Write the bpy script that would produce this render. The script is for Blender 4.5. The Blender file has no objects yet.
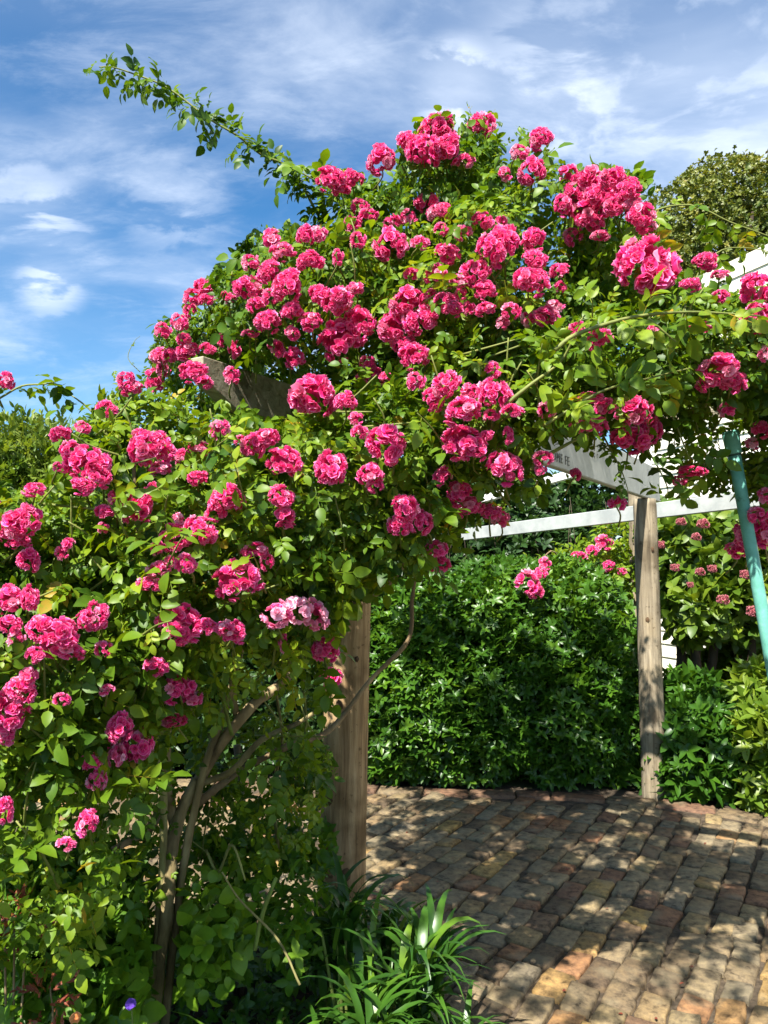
import bpy, math, random
import numpy as np
from mathutils import Vector, Matrix

rng = np.random.default_rng(7)
random.seed(7)
scene = bpy.context.scene
col = scene.collection

# ------------------------------------------------------------------ camera
F, CX, CY = 760.0, 384.0, 512.0
CAMZ, PITCH = 1.6, math.radians(4.0)
cam = bpy.data.cameras.new("camera")
cam.sensor_fit = 'VERTICAL'
cam.angle = 2 * math.atan(512 / F)
cam.clip_end = 2000
camo = bpy.data.objects.new("camera", cam)
camo.location = (0, 0, CAMZ)
camo.rotation_euler = (math.pi / 2 + PITCH, 0, 0)
col.objects.link(camo)
scene.camera = camo
CAMP = np.array([0, 0, CAMZ])
RGT = np.array([1.0, 0, 0])
FWD = np.array([0, math.cos(PITCH), math.sin(PITCH)])
UPV = np.array([0, -math.sin(PITCH), math.cos(PITCH)])

def ray(px, py):
    v = RGT * (px - CX) / F + UPV * (CY - py) / F + FWD
    return v / v[1]                    # unit depth along world Y

def at(px, py, d):
    return CAMP + ray(px, py) * d

def proj(P):
    Q = np.asarray(P) - CAMP
    z = Q @ FWD
    z = np.where(np.abs(z) < 1e-4, 1e-4, z)
    return CX + F * (Q @ RGT) / z, CY - F * (Q @ UPV) / z, z

# ------------------------------------------------------------------ helpers
def tag(o, label=None, cat=None, group=None, kind=None):
    if label: o["label"] = label
    if cat: o["category"] = cat
    if group: o["group"] = group
    if kind: o["kind"] = kind
    return o

def empty(name, loc, label=None, cat=None, group=None):
    o = bpy.data.objects.new(name, None)
    o.empty_display_size = 0.1
    o.location = loc
    col.objects.link(o)
    return tag(o, label, cat, group)

def make_mesh(name, V, loops, starts, mats, smooth=True, attrs=None, matidx=None):
    me = bpy.data.meshes.new(name)
    V = np.asarray(V, np.float32)
    me.vertices.add(len(V)); me.vertices.foreach_set("co", V.ravel())
    me.loops.add(len(loops)); me.loops.foreach_set("vertex_index", np.asarray(loops, np.int32))
    me.polygons.add(len(starts)); me.polygons.foreach_set("loop_start", np.asarray(starts, np.int32))
    me.polygons.foreach_set("use_smooth", np.full(len(starts), smooth, bool))
    for m in (mats if isinstance(mats, (list, tuple)) else [mats]):
        me.materials.append(m)
    if matidx is not None:
        me.polygons.foreach_set("material_index", np.asarray(matidx, np.int32))
    for k, v in (attrs or {}).items():
        a = me.attributes.new(k, 'FLOAT', 'POINT')
        a.data.foreach_set("value", np.asarray(v, np.float32))
    me.update(calc_edges=True)
    return me

def link(name, me, parent=None, world=True):
    o = bpy.data.objects.new(name, me)
    col.objects.link(o)
    if parent is not None:
        o.parent = parent
        if world:                     # mesh data is in world space: undo the parent's transform
            L = Vector((0, 0, 0)); p = parent
            while p is not None:
                L += Vector(p.location); p = p.parent
            o.location = -L
    return o

class MB:
    """collects geometry in world space"""
    def __init__(s):
        s.V, s.L, s.S, s.A, s.n, s.nl = [], [], [], [], 0, 0
    def add(s, V, faces, tint=0.0):
        V = np.asarray(V, float)
        s.V.append(V); s.A.append(np.full(len(V), tint) if np.isscalar(tint) else np.asarray(tint))
        for f in faces:
            s.S.append(s.nl); s.L.extend([i + s.n for i in f]); s.nl += len(f)
        s.n += len(V)
    def mesh(s, name, mats, smooth=True):
        return make_mesh(name, np.concatenate(s.V), s.L, s.S, mats, smooth, {"tint": np.concatenate(s.A)})
    def obj(s, name, mats, parent=None, smooth=True):
        return link(name, s.mesh(name, mats, smooth), parent)
    def box(s, c, h, ax=None, bev=0.006, tint=0.0):
        """bevelled box, centre c, half sizes h, axes ax (3 rows)"""
        ax = np.eye(3) if ax is None else np.asarray(ax)
        b = min(bev, *(x * .45 for x in h))
        V, idx = [], {}
        for sx in (-1, 1):
            for sy in (-1, 1):
                for sz in (-1, 1):
                    for k in range(3):
                        p = np.array([sx * (h[0] - b), sy * (h[1] - b), sz * (h[2] - b)])
                        p[k] += (sx, sy, sz)[k] * b
                        idx[(sx, sy, sz, k)] = len(V); V.append(p)
        Fc = []
        for k in range(3):
            i, j = [(1, 2), (2, 0), (0, 1)][k]
            for sg in (-1, 1):
                q = []
                for a, bb in ((-1, -1), (1, -1), (1, 1), (-1, 1)):
                    sgn = [0, 0, 0]; sgn[k] = sg; sgn[i] = a; sgn[j] = bb
                    q.append(idx[(*sgn, k)])
                Fc.append(q if sg > 0 else q[::-1])
        for k in range(3):
            i, j = [(1, 2), (2, 0), (0, 1)][k]
            for a in (-1, 1):
                for bb in (-1, 1):
                    q = []
                    for (s2, kk) in ((-1, i), (1, i), (1, j), (-1, j)):
                        sgn = [0, 0, 0]; sgn[i] = a; sgn[j] = bb; sgn[k] = s2
                        q.append(idx[(*sgn, kk)])
                    Fc.append(q if a * bb < 0 else q[::-1])
        for sx in (-1, 1):
            for sy in (-1, 1):
                for sz in (-1, 1):
                    t = [idx[(sx, sy, sz, k)] for k in range(3)]
                    Fc.append(t if sx * sy * sz > 0 else t[::-1])
        V = np.asarray(V) @ ax + np.asarray(c)
        s.add(V, Fc, tint)
    def tube(s, pts, radii, sides=7, noise=0.0, tint=0.0, cap=True, sub=4):
        P = spline(np.asarray(pts, float), sub); n = len(P)
        R = np.interp(np.linspace(0, 1, n), np.linspace(0, 1, len(radii)), radii)
        T = np.gradient(P, axis=0); T /= np.linalg.norm(T, axis=1)[:, None] + 1e-9
        ref = np.array([0.31, 0.87, 0.11]) if abs(T[0] @ np.array([0.31, .87, .11])) < .85 else np.array([1.0, 0.1, 0])
        V, Fc = [], []
        a = np.arange(sides) * 2 * math.pi / sides
        ph = rng.random() * 9
        for i in range(n):
            u = np.cross(T[i], ref); u /= np.linalg.norm(u); w = np.cross(T[i], u)
            rr = R[i] * (1 + noise * (np.sin(a * 3 + ph + i * .45) * .5 + rng.normal(0, .5, sides)))
            V.append(P[i] + np.outer(np.cos(a) * rr, u) + np.outer(np.sin(a) * rr, w))
        for i in range(n - 1):
            for k in range(sides):
                k2 = (k + 1) % sides
                Fc.append((i * sides + k, i * sides + k2, (i + 1) * sides + k2, (i + 1) * sides + k))
        if cap:
            Fc.append(tuple(range(sides))[::-1]); Fc.append(tuple((n - 1) * sides + k for k in range(sides)))
        s.add(np.concatenate(V), Fc, tint)

def spline(P, sub=4):
    if len(P) < 3 or sub < 2:
        if len(P) == 2 and sub >= 2:
            t = np.linspace(0, 1, sub + 1)[:, None]
            return P[0] * (1 - t) + P[1] * t
        return P
    Q = np.vstack([2 * P[0] - P[1], P, 2 * P[-1] - P[-2]])
    out = []
    for i in range(1, len(Q) - 2):
        for k in range(sub):
            t = k / sub
            a, b, c, d = Q[i - 1], Q[i], Q[i + 1], Q[i + 2]
            out.append(.5 * ((2 * b) + (-a + c) * t + (2 * a - 5 * b + 4 * c - d) * t * t + (-a + 3 * b - 3 * c + d) * t ** 3))
    out.append(P[-1])
    return np.array(out)

# ------------------------------------------------------------------ materials
def newmat(name):
    m = bpy.data.materials.new(name); m.use_nodes = True
    nt = m.node_tree; nt.nodes.clear()
    out = nt.nodes.new("ShaderNodeOutputMaterial")
    return m, nt, out
def N(nt, t, **kw):
    n = nt.nodes.new(t)
    for k, v in kw.items(): setattr(n, k, v)
    return n
def ramp(nt, stops):
    r = N(nt, "ShaderNodeValToRGB")
    e = r.color_ramp.elements
    while len(e) < len(stops): e.new(0.5)
    for i, (p, c) in enumerate(stops):
        e[i].position = p; e[i].color = (*c, 1)
    return r
def leaf_mat(name, stops, rough=.42, trans=.35, tcol=(1.6, 1.5, .7), spec=.5):
    m, nt, out = newmat(name)
    at_ = N(nt, "ShaderNodeAttribute", attribute_name="tint")
    r = ramp(nt, stops)
    gc = N(nt, "ShaderNodeNewGeometry"); nz = N(nt, "ShaderNodeTexNoise"); nz.inputs["Scale"].default_value = 70; nz.inputs["Detail"].default_value = 3
    nt.links.new(gc.outputs["Position"], nz.inputs["Vector"])
    ma = N(nt, "ShaderNodeMath", operation='MULTIPLY_ADD'); nt.links.new(nz.outputs["Fac"], ma.inputs[0]); ma.inputs[1].default_value = .36
    mb = N(nt, "ShaderNodeMath", operation='SUBTRACT'); nt.links.new(at_.outputs["Fac"], mb.inputs[0]); mb.inputs[1].default_value = .18
    nt.links.new(mb.outputs[0], ma.inputs[2])
    mm = N(nt, "ShaderNodeMath", operation='MINIMUM'); nt.links.new(ma.outputs[0], mm.inputs[0])
    mc = N(nt, "ShaderNodeMath", operation='MAXIMUM'); nt.links.new(at_.outputs["Fac"], mc.inputs[0]); mc.inputs[1].default_value = .9
    nt.links.new(mc.outputs[0], mm.inputs[1]); nt.links.new(mm.outputs[0], r.inputs[0])
    p = N(nt, "ShaderNodeBsdfPrincipled")
    p.inputs["Roughness"].default_value = rough
    p.inputs["Specular IOR Level"].default_value = spec
    nt.links.new(r.outputs[0], p.inputs["Base Color"])
    t = N(nt, "ShaderNodeBsdfTranslucent")
    mu = N(nt, "ShaderNodeMix", data_type='RGBA', blend_type='MULTIPLY'); mu.inputs[0].default_value = 1
    nt.links.new(r.outputs[0], mu.inputs[6]); mu.inputs[7].default_value = (*tcol, 1)
    nt.links.new(mu.outputs[2], t.inputs[0])
    mx = N(nt, "ShaderNodeMixShader"); mx.inputs[0].default_value = trans
    nt.links.new(p.outputs[0], mx.inputs[1]); nt.links.new(t.outputs[0], mx.inputs[2])
    nt.links.new(mx.outputs[0], out.inputs[0])
    return m
def petal_mat(name, deep, mid, rim, pale):
    m, nt, out = newmat(name)
    a1 = N(nt, "ShaderNodeAttribute", attribute_name="edge")
    a2 = N(nt, "ShaderNodeAttribute", attribute_name="tint")
    r1 = ramp(nt, [(0, deep), (.55, mid), (.82, mid), (1, rim)])
    nt.links.new(a1.outputs["Fac"], r1.inputs[0])
    fac = ramp(nt, [(0, (0, 0, 0)), (.55, (.04,) * 3), (1, (1, 1, 1))]); nt.links.new(a2.outputs["Fac"], fac.inputs[0])
    mx = N(nt, "ShaderNodeMix", data_type='RGBA')
    nt.links.new(fac.outputs[0], mx.inputs[0]); nt.links.new(r1.outputs[0], mx.inputs[6]); mx.inputs[7].default_value = (*pale, 1)
    p = N(nt, "ShaderNodeBsdfPrincipled"); p.inputs["Roughness"].default_value = .5
    p.inputs["Specular IOR Level"].default_value = .3
    nt.links.new(mx.outputs[2], p.inputs["Base Color"])
    t = N(nt, "ShaderNodeBsdfTranslucent"); nt.links.new(mx.outputs[2], t.inputs[0])
    ms = N(nt, "ShaderNodeMixShader"); ms.inputs[0].default_value = .32
    nt.links.new(p.outputs[0], ms.inputs[1]); nt.links.new(t.outputs[0], ms.inputs[2]); nt.links.new(ms.outputs[0], out.inputs[0])
    return m
def solid_mat(name, stops, scale=8, rough=.8, bump=.3, stretch=(1, 1, 1), detail=6, bscale=None, spec=.3, tintmix=None):
    """noise driven colour + bump in object space"""
    m, nt, out = newmat(name)
    tc = N(nt, "ShaderNodeTexCoord")
    mp = N(nt, "ShaderNodeMapping"); mp.inputs["Scale"].default_value = stretch
    nt.links.new(tc.outputs["Object"], mp.inputs[0])
    no = N(nt, "ShaderNodeTexNoise"); no.inputs["Scale"].default_value = scale; no.inputs["Detail"].default_value = detail
    no.inputs["Roughness"].default_value = .65
    nt.links.new(mp.outputs[0], no.inputs["Vector"])
    r = ramp(nt, stops); nt.links.new(no.outputs["Fac"], r.inputs[0])
    p = N(nt, "ShaderNodeBsdfPrincipled"); p.inputs["Roughness"].default_value = rough
    p.inputs["Specular IOR Level"].default_value = spec
    colr = r.outputs[0]
    if tintmix:
        a = N(nt, "ShaderNodeAttribute", attribute_name="tint")
        r2 = ramp(nt, tintmix); nt.links.new(a.outputs["Fac"], r2.inputs[0])
        mx = N(nt, "ShaderNodeMix", data_type='RGBA', blend_type='MULTIPLY'); mx.inputs[0].default_value = 1
        nt.links.new(r2.outputs[0], mx.inputs[6]); nt.links.new(colr, mx.inputs[7]); colr = mx.outputs[2]
    nt.links.new(colr, p.inputs["Base Color"])
    n2 = N(nt, "ShaderNodeTexNoise"); n2.inputs["Scale"].default_value = bscale or scale * 2.5; n2.inputs["Detail"].default_value = 5
    nt.links.new(mp.outputs[0], n2.inputs["Vector"])
    b = N(nt, "ShaderNodeBump"); b.inputs["Strength"].default_value = bump; b.inputs["Distance"].default_value = .01
    nt.links.new(n2.outputs["Fac"], b.inputs["Height"]); nt.links.new(b.outputs[0], p.inputs["Normal"])
    nt.links.new(p.outputs[0], out.inputs[0])
    return m

M = {}
M['rose_leaf'] = leaf_mat("rose_leaf", [(0, (.026, .072, .006)), (.35, (.068, .140, .008)), (.7, (.128, .212, .010)), (.93, (.22, .29, .016)), (1, (.36, .25, .03))], .45, .36, (1.9, 1.6, .45), .28)
M['hedge_leaf'] = leaf_mat("hedge_leaf", [(0, (.022, .070, .007)), (.5, (.050, .130, .010)), (.85, (.105, .205, .013)), (1, (.17, .27, .02))], .38, .30, (1.8, 1.55, .5), .4)
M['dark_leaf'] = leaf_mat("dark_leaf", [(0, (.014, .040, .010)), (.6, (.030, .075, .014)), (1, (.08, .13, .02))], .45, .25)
M['conifer_leaf'] = leaf_mat("conifer_leaf", [(0, (.05, .11, .012)), (.5, (.12, .185, .018)), (1, (.22, .25, .03))], .5, .3)
M['tree_leaf'] = leaf_mat("tree_leaf", [(0, (.035, .068, .010)), (.5, (.115, .145, .018)), (.9, (.20, .20, .024)), (1, (.22, .17, .03))], .5, .25)
M['shrub_leaf'] = leaf_mat("shrub_leaf", [(0, (.040, .095, .009)), (.5, (.105, .180, .012)), (1, (.22, .28, .02))], .45, .35)
M['strap_leaf'] = leaf_mat("strap_leaf", [(0, (.022, .072, .009)), (.5, (.048, .125, .012)), (.95, (.12, .215, .018)), (1, (.42, .27, .05))], .36, .24, (1.8, 1.55, .5), .45)
M['bed_leaf'] = leaf_mat("bed_leaf", [(0, (.028, .085, .007)), (.5, (.065, .160, .010)), (.95, (.15, .26, .015)), (1, (.35, .22, .05))], .45, .35, (1.8, 1.55, .5), .35)
M['red_leaf'] = leaf_mat("red_leaf", [(0, (.09, .022, .012)), (.6, (.22, .05, .025)), (1, (.36, .12, .03))], .5, .3, (1.3, 1, .8))
M['petal'] = petal_mat("petal", (.58, .007, .17), (.87, .042, .27), (.92, .30, .52), (.92, .52, .65))
M['dull_petal'] = petal_mat("dull_petal", (.32, .05, .09), (.50, .13, .17), (.55, .25, .25), (.45, .25, .2))
M['stamen'] = solid_mat("stamen", [(0, (.75, .42, .03)), (1, (.9, .6, .08))], 40, .6, 0)
M['purple'] = petal_mat("purple_petal", (.06, .02, .22), (.12, .05, .42), (.2, .1, .5), (.3, .2, .5))
M['orange'] = petal_mat("orange_petal", (.6, .18, .05), (.75, .30, .10), (.8, .4, .2), (.8, .5, .3))
M['cane'] = solid_mat("cane", [(.3, (.085, .056, .030)), (.5, (.21, .145, .075)), (.7, (.36, .27, .15))], 14, .85, .6, (1, 1, .25), tintmix=[(0, (1, 1, 1)), (1, (.62, 1.25, .42))])
M['bark'] = solid_mat("bark", [(.3, (.03, .022, .016)), (.6, (.09, .065, .045)), (.8, (.16, .12, .09))], 10, .9, .6, (1, 1, .3))
M['twig'] = solid_mat("twig", [(.3, (.10, .13, .025)), (.7, (.20, .21, .05))], 20, .6, .2)
def timber(name, dark, mid, light, vert=True, spots=True):
    m, nt, out = newmat(name)
    tc = N(nt, "ShaderNodeTexCoord"); mp = N(nt, "ShaderNodeMapping")
    mp.inputs["Scale"].default_value = (14, 14, .9) if vert else (1.2, 14, 14)
    nt.links.new(tc.outputs["Object"], mp.inputs[0])
    no = N(nt, "ShaderNodeTexNoise"); no.inputs["Scale"].default_value = 2.6; no.inputs["Detail"].default_value = 9; no.inputs["Roughness"].default_value = .7
    no.inputs["Distortion"].default_value = .5
    nt.links.new(mp.outputs[0], no.inputs["Vector"])
    r = ramp(nt, [(.30, dark), (.5, mid), (.68, light)]); nt.links.new(no.outputs["Fac"], r.inputs[0])
    n2 = N(nt, "ShaderNodeTexNoise"); n2.inputs["Scale"].default_value = 5; n2.inputs["Detail"].default_value = 6
    nt.links.new(tc.outputs["Object"], n2.inputs["Vector"])
    r2 = ramp(nt, [(.36, (.45, .42, .38)), (.52, (1, 1, 1)), (.72, (1.0, .95, .85))]); nt.links.new(n2.outputs["Fac"], r2.inputs[0])
    mx = N(nt, "ShaderNodeMix", data_type='RGBA', blend_type='MULTIPLY'); mx.inputs[0].default_value = .85
    nt.links.new(r.outputs[0], mx.inputs[6]); nt.links.new(r2.outputs[0], mx.inputs[7])
    n3 = N(nt, "ShaderNodeTexNoise"); n3.inputs["Scale"].default_value = 34; n3.inputs["Detail"].default_value = 3
    nt.links.new(tc.outputs["Object"], n3.inputs["Vector"])
    r3 = ramp(nt, [(.30, (.25, .22, .18)), (.36, (1, 1, 1))]); nt.links.new(n3.outputs["Fac"], r3.inputs[0])
    mx2 = N(nt, "ShaderNodeMix", data_type='RGBA', blend_type='MULTIPLY'); mx2.inputs[0].default_value = .6 if spots else 0
    nt.links.new(mx.outputs[2], mx2.inputs[6]); nt.links.new(r3.outputs[0], mx2.inputs[7])
    p = N(nt, "ShaderNodeBsdfPrincipled"); p.inputs["Roughness"].default_value = .85; p.inputs["Specular IOR Level"].default_value = .2
    nt.links.new(mx2.outputs[2], p.inputs["Base Color"])
    b = N(nt, "ShaderNodeBump"); b.inputs["Strength"].default_value = .7; b.inputs["Distance"].default_value = .006
    nt.links.new(no.outputs["Fac"], b.inputs["Height"]); nt.links.new(b.outputs[0], p.inputs["Normal"])
    nt.links.new(p.outputs[0], out.inputs[0])
    return m
M['post'] = timber("post_timber", (.13, .080, .040), (.32, .215, .11), (.50, .36, .20))
M['post_pale'] = timber("pale_post_timber", (.10, .08, .055), (.23, .19, .13), (.37, .31, .215))
M['beam'] = timber("weathered_beam", (.13, .11, .07), (.27, .24, .17), (.37, .34, .26), False)
M['knot'] = solid_mat("knot_wood", [(.35, (.035, .020, .012)), (.6, (.10, .06, .03))], 30, .9, .5)
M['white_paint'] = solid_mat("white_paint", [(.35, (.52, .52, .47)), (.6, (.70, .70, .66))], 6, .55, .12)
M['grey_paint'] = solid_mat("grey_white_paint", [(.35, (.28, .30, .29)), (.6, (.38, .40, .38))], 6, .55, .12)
M['letter'] = solid_mat("dark_lettering", [(.4, (.06, .06, .055)), (.6, (.13, .13, .12))], 60, .7, 0)
M['teal'] = solid_mat("teal_paint", [(.26, (.05, .10, .075)), (.34, (.11, .33, .26)), (.55, (.15, .42, .345)), (.68, (.22, .50, .42)), (.76, (.34, .44, .36)), (.80, (.22, .13, .07))], 18, .45, .08)
M['teal_dark'] = solid_mat("teal_gap", [(.4, (.02, .06, .05)), (.6, (.03, .08, .07))], 18, .5, .05)
M['soil'] = solid_mat("soil", [(.35, (.016, .011, .008)), (.55, (.04, .028, .018)), (.75, (.085, .06, .04))], 16, .95, .9)
M['sand'] = solid_mat("joint_sand", [(.35, (.03, .022, .014)), (.55, (.07, .052, .034)), (.75, (.12, .09, .06))], 22, .95, .8)
M['lawn'] = solid_mat("dry_ground", [(.35, (.03, .045, .015)), (.55, (.06, .075, .025)), (.75, (.11, .10, .05))], 5, .95, .7)
M['board'] = solid_mat("painted_weatherboard", [(.35, (.70, .66, .54)), (.65, (.80, .77, .66))], 3, .6, .05)
M['roof'] = solid_mat("roof_sheet", [(.35, (.25, .27, .29)), (.65, (.36, .38, .40))], 3, .5, .1)
M['trim'] = solid_mat("white_trim", [(.35, (.76, .76, .74)), (.65, (.82, .82, .80))], 3, .5, .05)
def glass():
    m, nt, out = newmat("window_glass")
    p = N(nt, "ShaderNodeBsdfPrincipled"); p.inputs["Base Color"].default_value = (.02, .025, .03, 1); p.inputs["Roughness"].default_value = .05
    nt.links.new(p.outputs[0], out.inputs[0]); return m
M['glass'] = glass()
def paver_mat():
    m, nt, out = newmat("worn_brick")
    a = N(nt, "ShaderNodeAttribute", attribute_name="tint")
    r = ramp(nt, [(0, (.088, .062, .040)), (.18, (.140, .102, .062)), (.36, (.190, .150, .092)), (.52, (.160, .134, .094)), (.66, (.225, .168, .086)), (.78, (.135, .080, .054)), (.88, (.215, .110, .058)), (1, (.275, .185, .072))])
    nt.links.new(a.outputs["Fac"], r.inputs[0])
    tc = N(nt, "ShaderNodeTexCoord")
    no = N(nt, "ShaderNodeTexNoise"); no.inputs["Scale"].default_value = 26; no.inputs["Detail"].default_value = 8; no.inputs["Roughness"].default_value = .7
    nt.links.new(tc.outputs["Object"], no.inputs["Vector"])
    r2 = ramp(nt, [(.34, (.28, .26, .23)), (.47, (.85, .83, .8)), (.64, (1.35, 1.3, 1.12))]); nt.links.new(no.outputs["Fac"], r2.inputs[0])
    mx = N(nt, "ShaderNodeMix", data_type='RGBA', blend_type='MULTIPLY'); mx.inputs[0].default_value = 1
    nt.links.new(r.outputs[0], mx.inputs[6]); nt.links.new(r2.outputs[0], mx.inputs[7])
    n3 = N(nt, "ShaderNodeTexNoise"); n3.inputs["Scale"].default_value = 7; n3.inputs["Detail"].default_value = 6
    nt.links.new(tc.outputs["Object"], n3.inputs["Vector"])
    r3 = ramp(nt, [(.52, (0, 0, 0)), (.68, (1, 1, 1))]); nt.links.new(n3.outputs["Fac"], r3.inputs[0])
    mx2 = N(nt, "ShaderNodeMix", data_type='RGBA'); mx2.inputs[7].default_value = (.20, .165, .10, 1)
    sc = N(nt, "ShaderNodeMath", operation='MULTIPLY'); sc.inputs[1].default_value = .55
    nt.links.new(r3.outputs[0], sc.inputs[0]); nt.links.new(sc.outputs[0], mx2.inputs[0]); nt.links.new(mx.outputs[2], mx2.inputs[6])
    p = N(nt, "ShaderNodeBsdfPrincipled"); p.inputs["Roughness"].default_value = .8; p.inputs["Specular IOR Level"].default_value = .25
    nt.links.new(mx2.outputs[2], p.inputs["Base Color"])
    b = N(nt, "ShaderNodeBump"); b.inputs["Strength"].default_value = .8; b.inputs["Distance"].default_value = .008
    nt.links.new(no.outputs["Fac"], b.inputs["Height"]); nt.links.new(b.outputs[0], p.inputs["Normal"])
    nt.links.new(p.outputs[0], out.inputs[0])
    return m
M['paver'] = paver_mat()

# ------------------------------------------------------------------ leaf templates (unit leaflet length, along +Y, facing +Z)
def leaflet(w=.27, fold=.07, droop=.12):
    V = np.array([(0, 0, 0), (0, .22, .0), (0, .50, -droop * .15), (0, .78, -droop * .5), (0, 1, -droop),
                  (-w * .78, .17, fold * .8), (-w * 1.04, .45, fold), (-w * .70, .76, fold * .6 - droop * .45),
                  (w * .78, .17, fold * .8), (w * 1.04, .45, fold), (w * .70, .76, fold * .6 - droop * .45)])
    Fc = [(0, 1, 5), (0, 8, 1), (1, 2, 6, 5), (1, 8, 9, 2), (2, 3, 7, 6), (2, 9, 10, 3), (3, 4, 7), (3, 10, 4)]
    return V, Fc
def rotz(V, a):
    c, s = math.cos(a), math.sin(a)
    return V @ np.array([[c, s, 0], [-s, c, 0], [0, 0, 1]])
def rotx(V, a):
    c, s = math.cos(a), math.sin(a)
    return V @ np.array([[1, 0, 0], [0, c, s], [0, -s, c]])
def roty(V, a):
    c, s = math.cos(a), math.sin(a)
    return V @ np.array([[c, 0, -s], [0, 1, 0], [s, 0, c]])
def merge(parts):
    V, Fc, T, n = [], [], [], 0
    for v, f, t in parts:
        V.append(v); T.append(np.full(len(v), t)); Fc += [tuple(i + n for i in q) for q in f]; n += len(v)
    return np.concatenate(V), Fc, np.concatenate(T)
def pinnate(pairs=2, seed=0):
    r = np.random.default_rng(seed)
    parts = []
    L = .55 * pairs + .45
    st = np.array([(-.02, 0, 0), (.02, 0, 0), (.012, L, -.06), (-.012, L, -.06)])
    parts.append((st, [(0, 1, 2, 3)], .25))
    for i in range(pairs):
        for s in (-1, 1):
            v, f = leaflet(.29 + r.normal(0, .02), .05 + r.random() * .08, .08 + r.random() * .2)
            v = roty(v, r.normal(0, .3)); v = rotx(v, r.normal(-.1, .25))
            v = v * (.78 + .25 * r.random() + .08 * i)
            v = rotz(v, -s * math.radians(62 + r.normal(0, 9)))
            parts.append((v + np.array([0, .42 + .55 * i, -.02]), f, r.normal(0, .07)))
    v, f = leaflet(.31, .06, .2); v = rotx(v, r.normal(-.15, .15))
    parts.append((v * 1.08 + np.array([0, L, -.06]), f, r.normal(0, .07)))
    return merge(parts)
def whorl(n=5, w=.2, lift=.35, seed=0, droop=.15):
    r = np.random.default_rng(seed); parts = []
    for i in range(n):
        v, f = leaflet(w, .05, droop); v = rotx(v, lift + r.normal(0, .2)) * (.8 + .35 * r.random())
        parts.append((rotz(v, i * 2 * math.pi / n + r.normal(0, .2)), f, r.normal(0, .08)))
    return merge(parts)
def sprig(n=9, w=.08, seed=0, L=1.0, lw=.35):
    """needle-ish spray"""
    r = np.random.default_rng(seed); parts = []
    for i in range(n):
        v, f = leaflet(w / lw, .03, .1); v = v * lw * (.7 + .6 * r.random())
        v = rotx(v, r.normal(.1, .4)); v = rotz(v, r.choice([-1, 1]) * (.35 + .4 * r.random()))
        parts.append((v + np.array([0, L * i / n, r.normal(0, .04)]), f, r.normal(0, .08)))
    return merge(parts)
T_PIN = [pinnate(2, s) for s in range(5)] + [pinnate(3, 9), pinnate(1, 11)]
T_WH = [whorl(5, .2, .35, s) for s in range(4)]
T_WH3 = [whorl(4, .27, .1, s, .25) for s in range(3)]
T_SPR = [sprig(9, .06, s) for s in range(3)]
T_CLUMP = [whorl(7, .28, .5, 20 + s) for s in range(3)]
T_ONE = [(*leaflet(.33, .08, .2), np.zeros(11))]

def norm(v): return v / (np.linalg.norm(v, axis=-1, keepdims=True) + 1e-9)
def scatter(name, mat, temps, P, Ydir, Zdir, S, tint, parent=None, smooth=True, attr_edge=None):
    """one mesh of many leaves: P base points, Ydir leaf axis, Zdir face normal"""
    P = np.asarray(P); n = len(P)
    Yd = norm(np.asarray(Ydir)); Zd = np.asarray(Zdir)
    Zd = norm(Zd - (Zd * Yd).sum(1)[:, None] * Yd); Xd = np.cross(Yd, Zd)
    S = np.broadcast_to(S, n); tint = np.broadcast_to(tint, n)
    which = rng.integers(0, len(temps), n)
    Vs, Ls, Ss, As = [], [], [], []; nv = nl = 0
    for k, (tv, tf, tt) in enumerate(temps):
        I = np.where(which == k)[0]
        if not len(I): continue
        tv = tv * S[I][:, None, None]
        W = tv[..., 0:1] * Xd[I][:, None] + tv[..., 1:2] * Yd[I][:, None] + tv[..., 2:3] * Zd[I][:, None] + P[I][:, None]
        m, nvt = len(I), len(tt)
        fl = np.concatenate([np.array(f) for f in tf]); ln = np.array([len(f) for f in tf]); st = np.concatenate([[0], np.cumsum(ln)[:-1]])
        Ls.append((fl[None] + (np.arange(m) * nvt)[:, None] + nv).ravel())
        Ss.append((st[None] + (np.arange(m) * len(fl))[:, None] + nl).ravel())
        As.append(np.clip(tint[I][:, None] + tt[None], 0, 1).ravel())
        Vs.append(W.reshape(-1, 3)); nv += m * nvt; nl += m * len(fl)
    me = make_mesh(name, np.concatenate(Vs), np.concatenate(Ls), np.concatenate(Ss), mat, smooth, {"tint": np.concatenate(As)})
    return link(name, me, parent)

# smooth pseudo noise in space for light / young patches
_k = rng.normal(0, 1, (14, 3)); _p = rng.random(14) * 6.28
def pnoise(P, f=3.0):
    return np.sin(P @ (_k.T * f) + _p).mean(1) * 1.9

def inpoly(px, py, poly):
    poly = np.asarray(poly, float); x0, y0 = poly[:, 0], poly[:, 1]; x1, y1 = np.roll(x0, -1), np.roll(y0, -1)
    r = np.zeros(len(px), bool)
    for a, b, c, d in zip(x0, y0, x1, y1):
        if b == d: continue
        hit = ((b > py) != (d > py)) & (px < (c - a) * (py - b) / (d - b) + a)
        r ^= hit
    return r

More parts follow.
